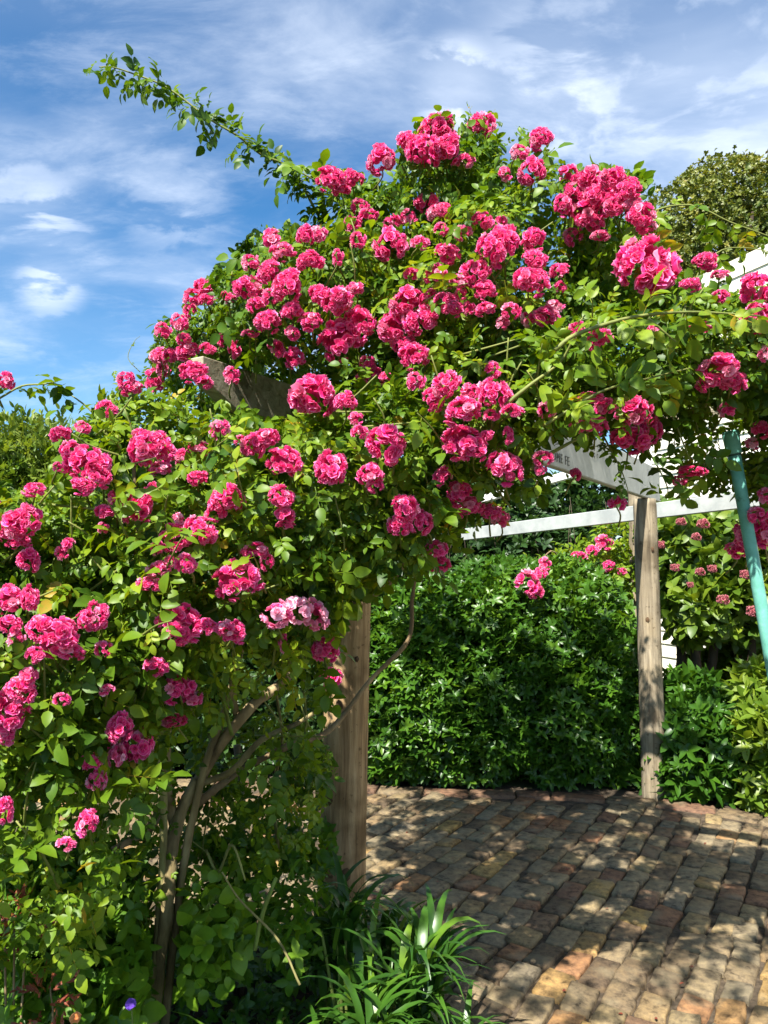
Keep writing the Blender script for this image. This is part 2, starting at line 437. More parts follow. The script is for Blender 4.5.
# ------------------------------------------------------------------ blossom / truss templates
def petal(r, L=1.0, W=.8, cup=.5, curl=.4):
    u = np.linspace(-1, 1, 4); v = np.linspace(0, 1, 4); V, E = [], []
    ph = r.random() * 6
    for j in v:
        for i in u:
            w = W * .5 * (.35 + 1.0 * math.sin(min(j * 1.9, 1.75)) * .9)
            x = i * w
            y = L * j * (1 - .16 * i * i * j)
            z = cup * j * j * .7 + .22 * i * i * j + .10 * math.sin(i * 4 + ph) * j - curl * max(0, j - .6) ** 2 * 2
            V.append((x, y, z)); E.append(min(1, max(j ** 1.2, abs(i) * .75 * j + .2 * j)))
    Fc = [(a * 4 + b, a * 4 + b + 1, (a + 1) * 4 + b + 1, (a + 1) * 4 + b) for a in range(3) for b in range(3)]
    return np.array(V), Fc, np.array(E)
def blossom(seed, single=False):
    r = np.random.default_rng(seed); V, Fc, E, n = [], [], [], 0
    rings = [(5, 1.0, .95, .05, .35), (5, .82, .85, .5, .3), (4, .6, .7, 1.0, .1)]
    if single: rings = [(5, 1.0, 1.05, .1, .2)]
    for (k, L, W, lift, curl) in rings:
        off = r.random() * 6
        for i in range(k):
            v, f, e = petal(r, L * (.88 + .24 * r.random()), W, .35 + r.random() * .3, curl * (.6 + .9 * r.random()))
            v = rotx(v, lift + r.normal(0, .16)); v = roty(v, r.normal(0, .15))
            v = rotz(v, off + i * 2 * math.pi / k + r.normal(0, .14))
            V.append(v); E.append(e); Fc += [tuple(q + n for q in ff) for ff in f]; n += len(v)
    return np.concatenate(V), Fc, np.concatenate(E)
def frame_from_z(z, r):
    z = z / np.linalg.norm(z); a = r.normal(0, 1, 3); x = np.cross(a, z); x /= np.linalg.norm(x); y = np.cross(z, x)
    return np.array([x, y, z])
def truss_arrays(seed, n=15, bs=.42, pale=0.0, gap=.5):
    """blossoms over an uneven dome of radius ~1, facing -Y (towards viewer) and up"""
    r = np.random.default_rng(seed); V, Fc, E, T, nn = [], [], [], [], 0
    pts = []
    i = 0
    while len(pts) < n and i < 4000:
        i += 1
        d = r.normal(0, 1, 3); d /= np.linalg.norm(d)
        if d[1] > .45 and d[2] < .3: continue
        if d[2] < -.8: continue
        if all(np.linalg.norm(d - q) > gap for q in pts): pts.append(d)
    for d in pts:
        v, f, e = blossom(r.integers(1 << 30)); R = frame_from_z(d + r.normal(0, .22, 3), r)
        s = bs * (.62 + .62 * r.random())
        c = d * (.55 + .30 * r.random())
        V.append((v * s) @ R + c); E.append(e)
        t = min(1, max(0, r.normal(.22, .2) + pale)) if r.random() > .06 else .8
        T.append(np.full(len(v), t)); Fc += [tuple(q + nn for q in ff) for ff in f]; nn += len(v)
    return np.concatenate(V), Fc, np.concatenate(E), np.concatenate(T)
def flat(Fc):
    ln = [len(f) for f in Fc]
    return np.concatenate([np.array(f) for f in Fc]), np.concatenate([[0], np.cumsum(ln)[:-1]])
TR = []
for s in range(7): TR.append(truss_arrays(100 + s, 26, .33, gap=.40))
for s in range(3): TR.append(truss_arrays(200 + s, 13, .44, gap=.50))
TR.append(truss_arrays(301, 14, .44, .55)); TR.append(truss_arrays(302, 13, .46, .75))
TR_ME = []
for k, (v, f, e, t) in enumerate(TR):
    l, s = flat(f); TR_ME.append(make_mesh("flower_cluster", v, l, s, M['petal'], True, {"edge": e, "tint": t}))

# ------------------------------------------------------------------ the rose: envelope (ellipsoids in the place)
EL = []
def ell(px, py, d, rx, ry, rd):
    EL.append((at(px, py, d), np.array([rx * d / F, rd, ry * d / F])))
for a in [(40, 810, 1.95, 120, 130, .34), (60, 650, 2.0, 135, 120, .40), (100, 510, 2.1, 110, 100, .40), (190, 590, 2.1, 120, 110, .38),
          (275, 520, 2.2, 110, 105, .40), (360, 490, 2.3, 105, 105, .40), (195, 445, 2.3, 95, 50, .3), (225, 345, 2.85, 75, 60, .4),
          (330, 335, 2.65, 110, 95, .5), (330, 240, 3.0, 80, 65, .4), (420, 225, 3.0, 95, 90, .5), (470, 330, 2.55, 120, 105, .5), (540, 245, 2.8, 100, 90, .5),
          (620, 240, 2.5, 55, 75, .4), (640, 360, 2.3, 130, 85, .34), (480, 425, 2.3, 110, 95, .4), (565, 395, 2.25, 95, 70, .32),
          (745, 345, 2.35, 100, 80, .32), (745, 430, 2.6, 65, 60, .25), (725, 500, 2.7, 60, 45, .3), (300, 600, 2.3, 65, 75, .25), (262, 745, 2.6, 72, 105, .25), (270, 790, 2.7, 70, 70, .25), (80, 825, 2.5, 115, 60, .25),
          (270, 275, 3.0, 50, 45, .35), (480, 150, 3.05, 50, 40, .22), (-80, 560, 2.0, 90, 160, .4), (880, 340, 2.3, 110, 110, .4)]:
    ell(*a)
N_FRONT = len(EL)
EL.append((np.array([.65, 3.5, 2.60]), np.array([1.25, 1.15, .26])))      # roof of the pergola, covered
EL.append((np.array([1.55, 3.2, 2.50]), np.array([1.1, .95, .22])))
EL.append((np.array([-.55, 3.8, 2.42]), np.array([.95, .75, .20])))
EL.append((np.array([-1.15, 2.9, 1.78]), np.array([.65, .55, .24])))
EL.append((np.array([-1.2, 2.8, 1.75]), np.array([.6, .5, .2])))
for _q in range(4): EL.append((np.array([.9, 4.4, 2.48]), np.array([1.35, .45, .14])))
OVERHEAD = len(EL)
EL.append((np.array([.15, .72, 2.95]), np.array([1.25, .50, .20])))       # the rose goes on over the photographer's head

def front_depth(px, py):
    rd = ray(px, py); best = None; near = None; nd = 1e9
    for c, r in EL[:N_FRONT]:
        o = (CAMP - c) / r; d = rd / r
        A, B, C = d @ d, 2 * o @ d, o @ o - 1
        D = B * B - 4 * A * C
        if D > 0:
            t = (-B - math.sqrt(D)) / (2 * A)
            if best is None or t < best: best = t
        m = C - B * B / (4 * A)
        if m < nd: nd = m; near = -B / (2 * A)
    return best if best is not None else near

SIL = [(-260, 430), (-20, 470), (0, 496), (48, 486), (66, 456), (64, 432), (86, 416), (98, 402), (122, 376), (146, 366), (150, 345), (155, 322), (185, 318), (195, 286),
       (240, 262), (262, 232), (285, 235), (305, 222), (330, 236), (345, 200), (312, 176), (330, 162), (368, 188), (392, 192), (402, 135), (440, 112), (464, 138), (470, 116), (492, 116),
       (500, 160), (512, 160), (528, 130), (552, 140), (556, 172), (600, 166), (640, 172), (654, 218), (664, 258), (690, 280), (722, 288), (790, 290), (1000, 280),
       (1000, 560), (768, 545), (752, 500), (724, 498), (690, 490), (664, 450), (640, 470), (600, 470), (560, 478), (510, 512), (480, 532), (440, 556), (428, 580),
       (395, 588), (352, 606), (338, 688), (322, 690), (330, 770), (318, 850), (250, 872), (180, 885), (120, 900), (110, 960), (40, 985), (0, 960), (-260, 1000)]
BEAM_X = [(190, 362), (294, 362), (294, 428), (194, 404)]
SIGN_X = [(545, 440), (590, 432), (656, 450), (662, 510), (598, 498), (530, 474)]
HOUSE_X = [(655, 408), (728, 400), (728, 462), (662, 462)]
TRUNK_X = [(142, 1040), (182, 1040), (188, 870), (216, 796), (292, 698), (276, 676), (196, 756), (160, 830)]
SPARSE = [(205, 640), (345, 640), (345, 860), (190, 860)]

rose = empty("climbing_rose", (-0.80, 2.45, 0), "large climbing rose bush smothered in hot pink flower clusters, sprawling over the timber pergola", "rose bush")

def rose_ok(P, over):
    px, py, z = proj(P)
    vis = (z > .3)
    j = pnoise(P, 9.0) * 9
    ok = inpoly(px + j, py + j, SIL) & vis
    off = (px < -240) | (px > 990)
    ok &= ~off
    ok &= ~(inpoly(px, py, BEAM_X) & (z < 3.0))
    ok &= ~(inpoly(px, py, SIGN_X) & (rng.random(len(px)) < .97))
    ok &= ~(inpoly(px, py, HOUSE_X) & (rng.random(len(px)) < .55))
    ok &= ~(inpoly(px, py, SPARSE) & (rng.random(len(px)) < .45))
    lx = 731 + (py - 432) * .178
    ok &= ~((np.abs(px - lx) < 20) & (py > 418) & (z < 2.5))
    ok &= ~(inpoly(px, py, TRUNK_X) & (z < 2.5) & (rng.random(len(px)) < .9))
    ok &= ~((py > 800) & (rng.random(len(px)) < .5))
    ok &= (P[:, 2] > .12) & (z > 1.35)
    qx, qy, qz = proj(P + np.array([0, .12, -.12]))
    return np.where(over, (qy < -30) | (qz < .2), ok)

PP, YY, ZZ = [], [], []
for i, (c, r) in enumerate(EL):
    front = i < N_FRONT
    area = 4 * math.pi * ((r[0] * r[1]) ** 1.6 / 3 + (r[0] * r[2]) ** 1.6 / 3 + (r[1] * r[2]) ** 1.6 / 3) ** (1 / 1.6)
    n = int(area * (2100 if front else 460))
    d = norm(rng.normal(0, 1, (n, 3)))
    back = (d[:, 1] > .3)
    keep = ~(back & (rng.random(n) < (.6 if front else 0)))
    d = d[keep]; n = len(d)
    rad = 1.06 - .5 * rng.random(n) ** 1.8
    rad *= 1 + .10 * pnoise(d * r + c, 7.0)
    P = c + d * r * rad[:, None]
    nrm = norm(d / r)
    PP.append(P); ZZ.append(nrm * .55 + np.array([-.25, -.30, .75]) + rng.normal(0, .62, (n, 3)))
    YY.append(nrm * .55 + rng.normal(0, .75, (n, 3)) + np.array([0, 0, -.35]))
P = np.concatenate(PP); Z = np.concatenate(ZZ); Y = np.concatenate(YY)
ok = rose_ok(P + norm(Y) * .05, np.concatenate([np.full(len(a), i == OVERHEAD) for i, a in enumerate(PP)]))
# leave little lanes so that the dark interior shows
ok &= (pnoise(P, 15.0) + .5 * pnoise(P, 34.0) > -.26)
SDIR = np.array([math.sin(math.radians(204)) * math.cos(math.radians(51)), math.cos(math.radians(204)) * math.cos(math.radians(51)), math.sin(math.radians(51))])
Pp = P - np.outer(P @ SDIR, SDIR)
ok &= ~((P[:, 2] > .95) & (pnoise(Pp, 24.0) + .35 * pnoise(Pp, 55.0) > .27) & (rng.random(len(P)) < .96))
inroof = np.concatenate([np.full(len(a), i >= N_FRONT) for i, a in enumerate(PP)])
ok &= ~(inroof & (pnoise(P * [1, 1, .3], 6.5) > -.05))
P, Y, Z = P[ok], Y[ok], Z[ok]
tint = np.clip(.40 + .22 * pnoise(P, 4.0) + rng.normal(0, .22, len(P)) + .06 * (P[:, 1] < 2.2), 0, .76)
tint[rng.random(len(P)) < .006] = 1.0
size = np.clip(np.exp(rng.normal(math.log(.0245), .32, len(P))), .011, .048)
ROSE_LEAF = [P, Y, Z, size, tint]
print("rose leaves", len(P))

# --- flower clusters: image place of each truss, radius in pixels, kind
FL = """272,240,9,9 251,263,9,9 283,252,12,9 270,272,10,12 247,290,15,13 288,286,13,16 204,288,8,8 194,298,9,8 206,301,7,6 190,311,6,7 226,299,8,6 268,322,14,11 256,305,8,7
292,312,10,10 163,331,8,8 180,323,8,9 184,339,7,6 160,356,10,8 172,356,8,7 188,352,12,9 207,350,7,6 235,350,6,9 250,334,8,4 224,340,6,6 193,372,14,11 202,383,9,7 155,380,9,12
126,381,7,8 131,389,11,9 163,369,6,8 232,376,7,8 294,358,9,10 381,160,15,16 331,180,13,12 351,180,11,9 341,190,10,7 408,143,13,10 437,133,18,20 424,153,17,17 446,150,14,15 481,126,13,13
427,205,12,11 440,213,12,10 393,225,9,8 391,247,15,17 409,218,8,8 463,233,8,7 448,254,12,10 437,275,11,10 475,275,14,14 490,250,14,18 485,290,11,10 310,262,12,9 305,236,8,10 318,235,8,8
320,295,9,8 337,298,13,11 338,258,5,8 411,275,6,6 335,303,15,13 312,323,12,10 341,340,21,19 359,322,14,14 408,302,17,13 394,328,17,16 420,322,16,16 403,345,14,10 413,356,13,14
445,301,9,7 432,296,6,6 485,310,10,7 368,364,7,8 371,378,12,9 386,378,6,5 312,396,25,22 345,402,11,11 432,400,14,11 447,386,13,14 463,412,18,14 493,395,16,17 385,445,20,19 371,475,15,11
375,487,8,6 330,470,16,19 463,443,20,16 474,452,13,11 505,468,17,18 444,478,8,9 460,494,14,14 468,508,16,10 490,513,10,9 500,518,8,9 405,510,13,14 419,522,14,13 399,527,11,11 436,549,11,9
437,564,11,9 508,436,5,9 541,140,13,12 520,153,9,8 532,172,12,14 505,174,6,6 568,176,9,8 590,183,18,14 613,180,14,12 630,190,12,12 575,195,14,12 602,200,18,14 586,212,14,12 616,207,13,12
591,223,14,9 563,206,9,10 640,216,14,15 632,206,10,8 646,228,10,8 643,269,28,29 504,247,14,20 534,240,12,14 534,262,11,12 532,282,15,13 573,237,8,8 600,236,10,6 511,312,9,9 545,318,15,9
530,319,8,8 577,330,7,8 598,340,14,10 705,262,12,10 690,285,10,7 720,276,8,5 755,289,18,16 757,318,14,17 719,368,20,15 732,382,12,10 708,383,12,10 766,355,8,9 700,328,10,6 590,399,12,7
605,407,10,9 594,425,12,10 576,424,8,9 634,412,18,15 630,440,21,15 647,432,13,18 727,410,8,8 760,430,9,9 543,459,9,8 540,470,5,5 575,475,5,6 617,505,8,8 691,471,14,5 680,482,9,6
5,382,9,11 106,410,8,8 60,435,11,9 83,428,7,6 85,465,20,18 72,453,11,11 97,475,13,12 82,486,13,9 58,467,5,5 152,450,20,18 141,437,9,8 160,470,11,8 34,490,10,7 22,522,18,17 9,530,12,12
18,541,12,8 139,508,12,18 115,500,7,10 105,513,8,7 103,528,5,5 62,553,6,6 69,545,5,6 28,561,10,12 181,458,9,7 220,430,9,9 199,448,13,7 253,446,10,12 266,441,15,9 241,441,6,5 285,462,17,14
198,479,10,7 226,500,16,14 216,513,9,8 280,497,14,10 284,516,9,8 285,526,8,5 199,531,18,14 175,538,14,15 178,520,6,6 157,548,6,7 255,551,12,8 267,562,6,8 238,580,21,18 170,562,5,6
10,600,15,13 29,600,8,14 10,625,14,10 60,635,20,16 40,629,12,14 86,620,9,10 96,617,12,14 64,650,22,9 35,655,8,8 104,649,8,8 180,622,20,14 176,634,14,10 206,627,10,9 225,628,10,8 233,632,13,11
9,712,18,18 20,690,13,12 28,676,7,8 5,736,10,10 150,585,12,7 62,700,7,6 107,690,7,5 277,615,14,13,p 298,612,14,13,p 314,615,11,14,p 326,650,11,12 332,679,9,9 178,690,17,12 192,699,11,9
172,720,12,7 283,642,4,8 120,728,11,14 136,745,15,18 116,756,9,13 92,763,9,8 97,780,9,10 88,824,9,12 65,845,7,6 4,811,8,14 748,536,13,17 765,530,14,18 738,551,11,9 757,515,8,7"""
fl = []
for w in FL.split():
    q = w.split(','); fl.append((float(q[0]), float(q[1]), float(q[2]), float(q[3]), len(q) > 4))
fl.append((186, 564, 9, 9, 's'))
_t = 0
while _t < 38:
    x, y = (rng.uniform(0, 768), rng.uniform(130, 720)) if _t % 2 else (rng.uniform(150, 620), rng.uniform(150, 420))
    o_ = np.array([[x, y], [x - 8, y - 8], [x + 8, y - 8]])
    if not inpoly(o_[:, 0], o_[:, 1], SIL).all() or (x > 190 and y > 600): continue
    if any(inpoly(o_[:1, 0], o_[:1, 1], W_)[0] for W_ in (BEAM_X, SIGN_X, HOUSE_X)): continue
    if min((x - q[0]) ** 2 + (y - q[1]) ** 2 - (q[2] + q[3]) ** 2 / 4 for q in fl) < 60: continue
    a_ = rng.uniform(4.5, 8.5); fl.append((x, y, a_ * rng.uniform(.9, 1.3), a_, False)); _t += 1
order = sorted(range(len(fl)), key=lambda i: -fl[i][2] * fl[i][3])
big = set(order[:100])
for _q in range(44):            # the bush goes on beyond both edges of the photograph
    if _q % 2: fl.append((rng.uniform(-170, -18), rng.uniform(440, 720), rng.uniform(8, 17), rng.uniform(8, 15), False))
    else: fl.append((rng.uniform(786, 960), rng.uniform(270, 430), rng.uniform(8, 17), rng.uniform(8, 15), False))
stems = MB()
rest_V, rest_L, rest_S, rest_E, rest_T, nv, nl = [], [], [], [], [], 0, 0
TPOS = []
for i, (px, py, rx, ry, pale) in enumerate(fl):
    d = front_depth(px, py)
    d = d - .035 + rng.normal(0, .012)
    d = min(max(d, 1.5), 3.2)
    if pale: d -= .09
    if 178 < px < 242 and 355 < py < 392: d = min(d, 2.28)
    c = at(px, py, d); fo = 1.16 * rng.uniform(.92, 1.1); sx, sz = rx * d / F * fo, ry * d / F * fo
    sy = (sx + sz) * .5 * .9
    TPOS.append((px, py, d, max(rx, ry)))
    if pale is True: k = 10 + i % 2
    elif pale == 's': k = 8
    elif max(rx, ry) < 9.5: k = 7 + int(rng.integers(0, 3))
    else: k = int(rng.integers(0, 7))
    ang = rng.normal(0, .55); tilt = rng.normal(-.25, .25)
    R = Matrix.Diagonal((sx, sy, sz)).to_4x4() @ Matrix.Rotation(tilt, 4, 'X') @ Matrix.Rotation(ang, 4, 'Z') @ Matrix.Rotation(rng.normal(0, .3), 4, 'Y')
    inner = at(px + rng.normal(0, 6), py + ry + 14, d + .14)
    stems.tube([c + np.array([0, sy * .3, -sz * .2]), (c + inner) / 2 + rng.normal(0, .01, 3), inner], [.0022, .003], 5, tint=.5, sub=3)
    if i in big:
        o = bpy.data.objects.new("flower_cluster", TR_ME[k]); col.objects.link(o); o.parent = rose
        o.matrix_local = Matrix.Translation(Vector(c) - rose.location) @ R
        if pale is True: o["label"] = "pale pink fading flower cluster"
    else:
        v, f, e, t = TR[k]
        A = np.array(R.to_3x3()); W = v @ A.T + c
        l, s = flat(f)
        rest_V.append(W); rest_L.append(l + nv); rest_S.append(s + nl); rest_E.append(e)
        dim = rng.random() < .22
        rest_T.append(np.clip(t + (dim and .35), 0, 1)); nv += len(W); nl += len(l)
me = make_mesh("small_flower_clusters", np.concatenate(rest_V), np.concatenate(rest_L), np.concatenate(rest_S), M['petal'], True,
               {"edge": np.concatenate(rest_E), "tint": np.concatenate(rest_T)})
tag(link("small_flower_cluster", me, rose), kind="stuff")

# leaves: drop those standing directly in front of a truss
P, Y, Z, size, tint = ROSE_LEAF
px, py, z = proj(P + norm(Y) * .04)
hide = np.zeros(len(P), bool)
for (tx, ty, td, tr) in TPOS:
    hide |= ((px - tx) ** 2 + (py - ty) ** 2 < (tr * 1.12) ** 2) & (z < td + .06)
hide &= rng.random(len(P)) < .95
P, Y, Z, size, tint = (a[~hide] for a in (P, Y, Z, size, tint))

# --- arching shoots: stem path + leaves hanging along it
def shoot(path, dpt, r0=.006, leafgap=.028, ls=.045, young=.1, spread=1.0, dens=1, loose=.0):
    pts = np.array([at(x, y, d) for (x, y), d in zip(path, dpt)])
    stems.tube(pts, [r0, r0 * .35], 6, tint=.35, sub=4)
    S = spline(pts, 10); seg = np.linalg.norm(np.diff(S, axis=0), axis=1); cum = np.concatenate([[0], np.cumsum(seg)])
    m = max(2, int(cum[-1] / leafgap)); out = [[], [], [], [], []]
    for k in range(m):
        u = (k + .5) / m * cum[-1]
        q = np.array([np.interp(u, cum, S[:, a]) for a in range(3)])
        tg = np.array([np.interp(min(u + .02, cum[-1]), cum, S[:, a]) for a in range(3)]) - q; tg /= np.linalg.norm(tg) + 1e-9
        for _ in range(dens):
            side = norm(np.cross(tg, rng.normal(0, 1, 3)))
            out[0].append(q + norm(rng.normal(0, 1, 3) + np.array([0, 0, -.5])) * rng.uniform(0, loose)); out[1].append(side * spread + tg * .4 + np.array([0, 0, -.35]) + rng.normal(0, .2, 3))
            out[2].append(np.array([-.2, -.4, .8]) + rng.normal(0, .45, 3)); out[3].append(ls * (.6 + .7 * rng.random())); out[4].append(np.clip(rng.normal(.35 + young, .15), 0, .95))
    return out
SH = []
SH.append(shoot([(345, 262), (318, 215), (292, 170), (262, 155), (238, 136), (208, 118), (168, 88), (134, 74), (112, 67), (99, 67)], [2.95, 2.9, 2.85, 2.8, 2.75, 2.72, 2.7, 2.68, 2.66, 2.65], .006, .021, .037, -.1, .9, 2, .045))
SH.append(shoot([(360, 230), (335, 195), (300, 172), (280, 165)], [2.9, 2.85, 2.8, 2.8], .005, .024, .044, .05, 1, 2, .05))
SH.append(shoot([(-40, 420), (0, 398), (22, 386), (45, 384), (58, 381)], [2.0] * 5, .004, .03, .036, .05))
SH.append(shoot([(110, 440), (92, 412), (78, 400), (66, 392)], [2.05] * 4, .004, .03, .036, .05))
SH.append(shoot([(140, 372), (128, 358), (134, 342), (140, 336)], [2.2] * 4, .0014, .08, .012, .3))
SH.append(shoot([(620, 245), (648, 214), (690, 205), (730, 222), (768, 236), (800, 250)], [2.35] * 6, .004, .05, .030, .2, 1, 1))
SH.append(shoot([(690, 300), (700, 270), (722, 250), (748, 248), (772, 252)], [2.3] * 5, .003, .06, .028, .2, 1, 1))
SH.append(shoot([(555, 350), (575, 335), (620, 320), (655, 314), (700, 312), (760, 316)], [1.78] * 6, .006, .05, .045, .3))
SH.append(shoot([(648, 318), (662, 330), (676, 342)], [1.78] * 3, .004, .05, .04, .3))
SH.append(shoot([(505, 405), (530, 385), (560, 362), (575, 335)], [1.85, 1.84, 1.83, 1.8], .006, .04, .045, .3))
SH.append(shoot([(545, 425), (600, 392), (650, 378), (690, 368)], [1.85] * 4, .004, .04, .04, .25))
SH.append(shoot([(530, 470), (548, 455), (575, 440), (600, 425)], [2.0] * 4, .007, .09, .04, .2))
SH.append(shoot([(600, 430), (612, 452), (622, 472), (628, 490)], [2.1] * 4, .003, .022, .022, .0))
SH.append(shoot([(668, 405), (678, 430), (690, 460)], [2.1] * 3, .004, .06, .036, .1))
SH.append(shoot([(640, 440), (655, 462), (668, 490), (660, 500)], [2.1] * 4, .003, .03, .036, -.1))
SH.append(shoot([(690, 400), (700, 440), (706, 480)], [2.2] * 3, .003, .03, .036, .1))
SH.append(shoot([(430, 520), (436, 545), (428, 575), (434, 588)], [2.15] * 4, .003, .03, .032, .2))
SH.append(shoot([(310, 600), (318, 640), (330, 680), (322, 700)], [2.2] * 4, .003, .028, .036, .1))
SH.append(shoot([(480, 135), (478, 122), (470, 112), (472, 106)], [2.95] * 4, .002, .03, .02, .3))
SH.append(shoot([(380, 200), (378, 185), (380, 170)], [2.9] * 3, .003, .03, .03, .0))
SH.append(shoot([(440, 200), (436, 180), (450, 168)], [2.9] * 3, .003, .02, .034, .1, 1, 2))
SH.append(shoot([(485, 200), (486, 165), (482, 140)], [2.95] * 3, .003, .016, .034, .1, 1, 2))
for q in range(26):            # young shoots standing out of the face of the bush
    x, y = rng.uniform(20, 700), rng.uniform(300, 720)
    if not inpoly(np.array([x]), np.array([y]), SIL)[0] or (x > 200 and y > 620) : continue
    if inpoly(np.array([x]), np.array([y]), BEAM_X)[0] or inpoly(np.array([x]), np.array([y]), SIGN_X)[0]: continue
    d = front_depth(x, y) - .03; a = rng.uniform(-2.6, -.5); L = rng.uniform(30, 60)
    SH.append(shoot([(x, y), (x + L * .5 * math.cos(a), y + L * .5 * math.sin(a)), (x + L * math.cos(a), y + L * math.sin(a) + 6)], [d, d - .05, d - .09], .003, .03, .036, .25))
for q in range(170):           # thin bare stems threading through the leaves
    x, y = rng.uniform(0, 760), rng.uniform(230, 860)
    if not inpoly(np.array([x]), np.array([y]), SIL)[0]: continue
    if any(inpoly(np.array([x]), np.array([y]), W_)[0] for W_ in (BEAM_X, SIGN_X, HOUSE_X)): continue
    d = front_depth(x, y) + .03; a = rng.normal(-1.4, .7); L = rng.uniform(35, 95)
    p_ = [at(x - L * .5 * math.cos(a), y - L * .5 * math.sin(a), d + .06), at(x + rng.normal(0, 4), y, d + .01), at(x + L * .5 * math.cos(a), y + L * .5 * math.sin(a), d - .01)]
    px_, py_, _z = proj(np.array(p_))
    if not inpoly(px_, py_, SIL).all(): continue
    stems.tube(p_, [.0035, .002], 5, tint=.3, sub=4)
for s in SH:
    P = np.concatenate([P, np.array(s[0])]); Y = np.concatenate([Y, np.array(s[1])]); Z = np.concatenate([Z, np.array(s[2])])
    size = np.concatenate([size, s[3]]); tint = np.concatenate([tint, s[4]])
scatter("foliage", M['rose_leaf'], T_PIN, P, Y, Z, size, tint, rose)
tag(stems.obj("stalk", M['twig'], rose), kind="stuff")

# --- canes
def cane(pts, radii, green=0.0, noise=.22, sides=12):
    b = MB(); b.tube(pts, radii, sides, noise, green, True, 6)
    b.obj("cane", M['cane'], rose)
g = lambda px, d: tuple(np.array([ray(px, 565)[0] * d, d, -.02]))
cane([np.array([-.74, 2.42, -.03]), at(160, 960, 2.36), at(167, 900, 2.36), at(172, 850, 2.38), at(182, 810, 2.42), at(198, 780, 2.45)], [.022, .021, .020, .019, .019], .15)
cane([at(190, 800, 2.45), at(205, 770, 2.45), at(225, 738, 2.42), at(250, 708, 2.42), at(282, 682, 2.5), at(318, 648, 2.55), at(348, 612, 2.6), at(382, 588, 2.65), at(410, 558, 2.7), at(440, 520, 2.7)], [.018, .017, .015, .014, .012, .010], .05)
cane([at(176, 830, 2.44), at(168, 790, 2.4), at(166, 740, 2.35), at(172, 690, 2.3), at(160, 620, 2.25), at(150, 540, 2.2)], [.017, .012, .008], .1)
cane([np.array([-.98, 2.40, -.03]), at(112, 985, 2.38), at(122, 930, 2.38), at(135, 880, 2.38), at(150, 830, 2.4), at(168, 790, 2.42)], [.011, .010, .009], .75)
cane([at(188, 812, 2.47), at(214, 790, 2.5), at(245, 768, 2.55), at(290, 745, 2.6), at(330, 730, 2.7), at(372, 678, 2.78), at(408, 640, 2.8), at(412, 600, 2.8), at(416, 570, 2.8)], [.013, .011, .008, .006], .0)
cane([at(196, 785, 2.44), at(230, 772, 2.45), at(262, 740, 2.45), at(300, 722, 2.5), at(330, 700, 2.55)], [.011, .009, .005], .2)
cane([at(232, 735, 2.40), at(220, 690, 2.35), at(205, 650, 2.3), at(198, 630, 2.25)], [.006, .006, .004], .9)
cane([at(236, 715, 2.42), at(232, 680, 2.42), at(236, 650, 2.4), at(240, 640, 2.4)], [.009, .011, .009], .2)
cane([at(112, 850, 2.3), at(135, 838, 2.35), at(152, 825, 2.4), at(160, 815, 2.42)], [.009, .011, .012], .0)
cane([at(245, 880, 2.3), at(232, 845, 2.3), at(218, 872, 2.35), at(206, 850, 2.4)], [.003, .004, .004], .6)
cane([at(300, 985, 2.2), at(278, 940, 2.25), at(240, 900, 2.22), at(222, 872, 2.2)], [.0035, .003, .002], .4)
cane([at(255, 950, 2.25), at(262, 915, 2.25), at(276, 878, 2.25)], [.006, .006, .005], .95)
cane([at(136, 560, 2.0), at(137, 520, 2.0), at(134, 470, 2.0), at(133, 440, 2.0)], [.007, .006, .004], .1)
cane([at(260, 330, 3.1), at(300, 380, 3.0), at(360, 440, 2.9), at(400, 520, 2.8), at(412, 560, 2.75)], [.008, .012, .014], .0)

cane([np.array([-.80, 2.40, -.03]), at(150, 990, 2.35), at(160, 900, 2.36), at(164, 800, 2.34), at(150, 720, 2.3), at(146, 660, 2.25)], [.013, .012, .010, .006], .35)
cane([np.array([-.70, 2.46, -.03]), at(172, 960, 2.42), at(184, 860, 2.42), at(204, 770, 2.42), at(222, 720, 2.42), at(236, 670, 2.4), at(246, 630, 2.35)], [.013, .012, .011, .008], .15)
cane([np.array([-1.02, 2.5, -.03]), at(70, 960, 2.4), at(66, 880, 2.35), at(74, 780, 2.3)], [.008, .007, .004], .1)
cane([at(300, 830, 2.7), at(302, 780, 2.68), at(306, 720, 2.6), at(300, 650, 2.5)], [.005, .005, .004], .7)
cane([at(278, 850, 2.65), at(274, 790, 2.6), at(282, 740, 2.6), at(276, 690, 2.5)], [.006, .005, .004], .4)

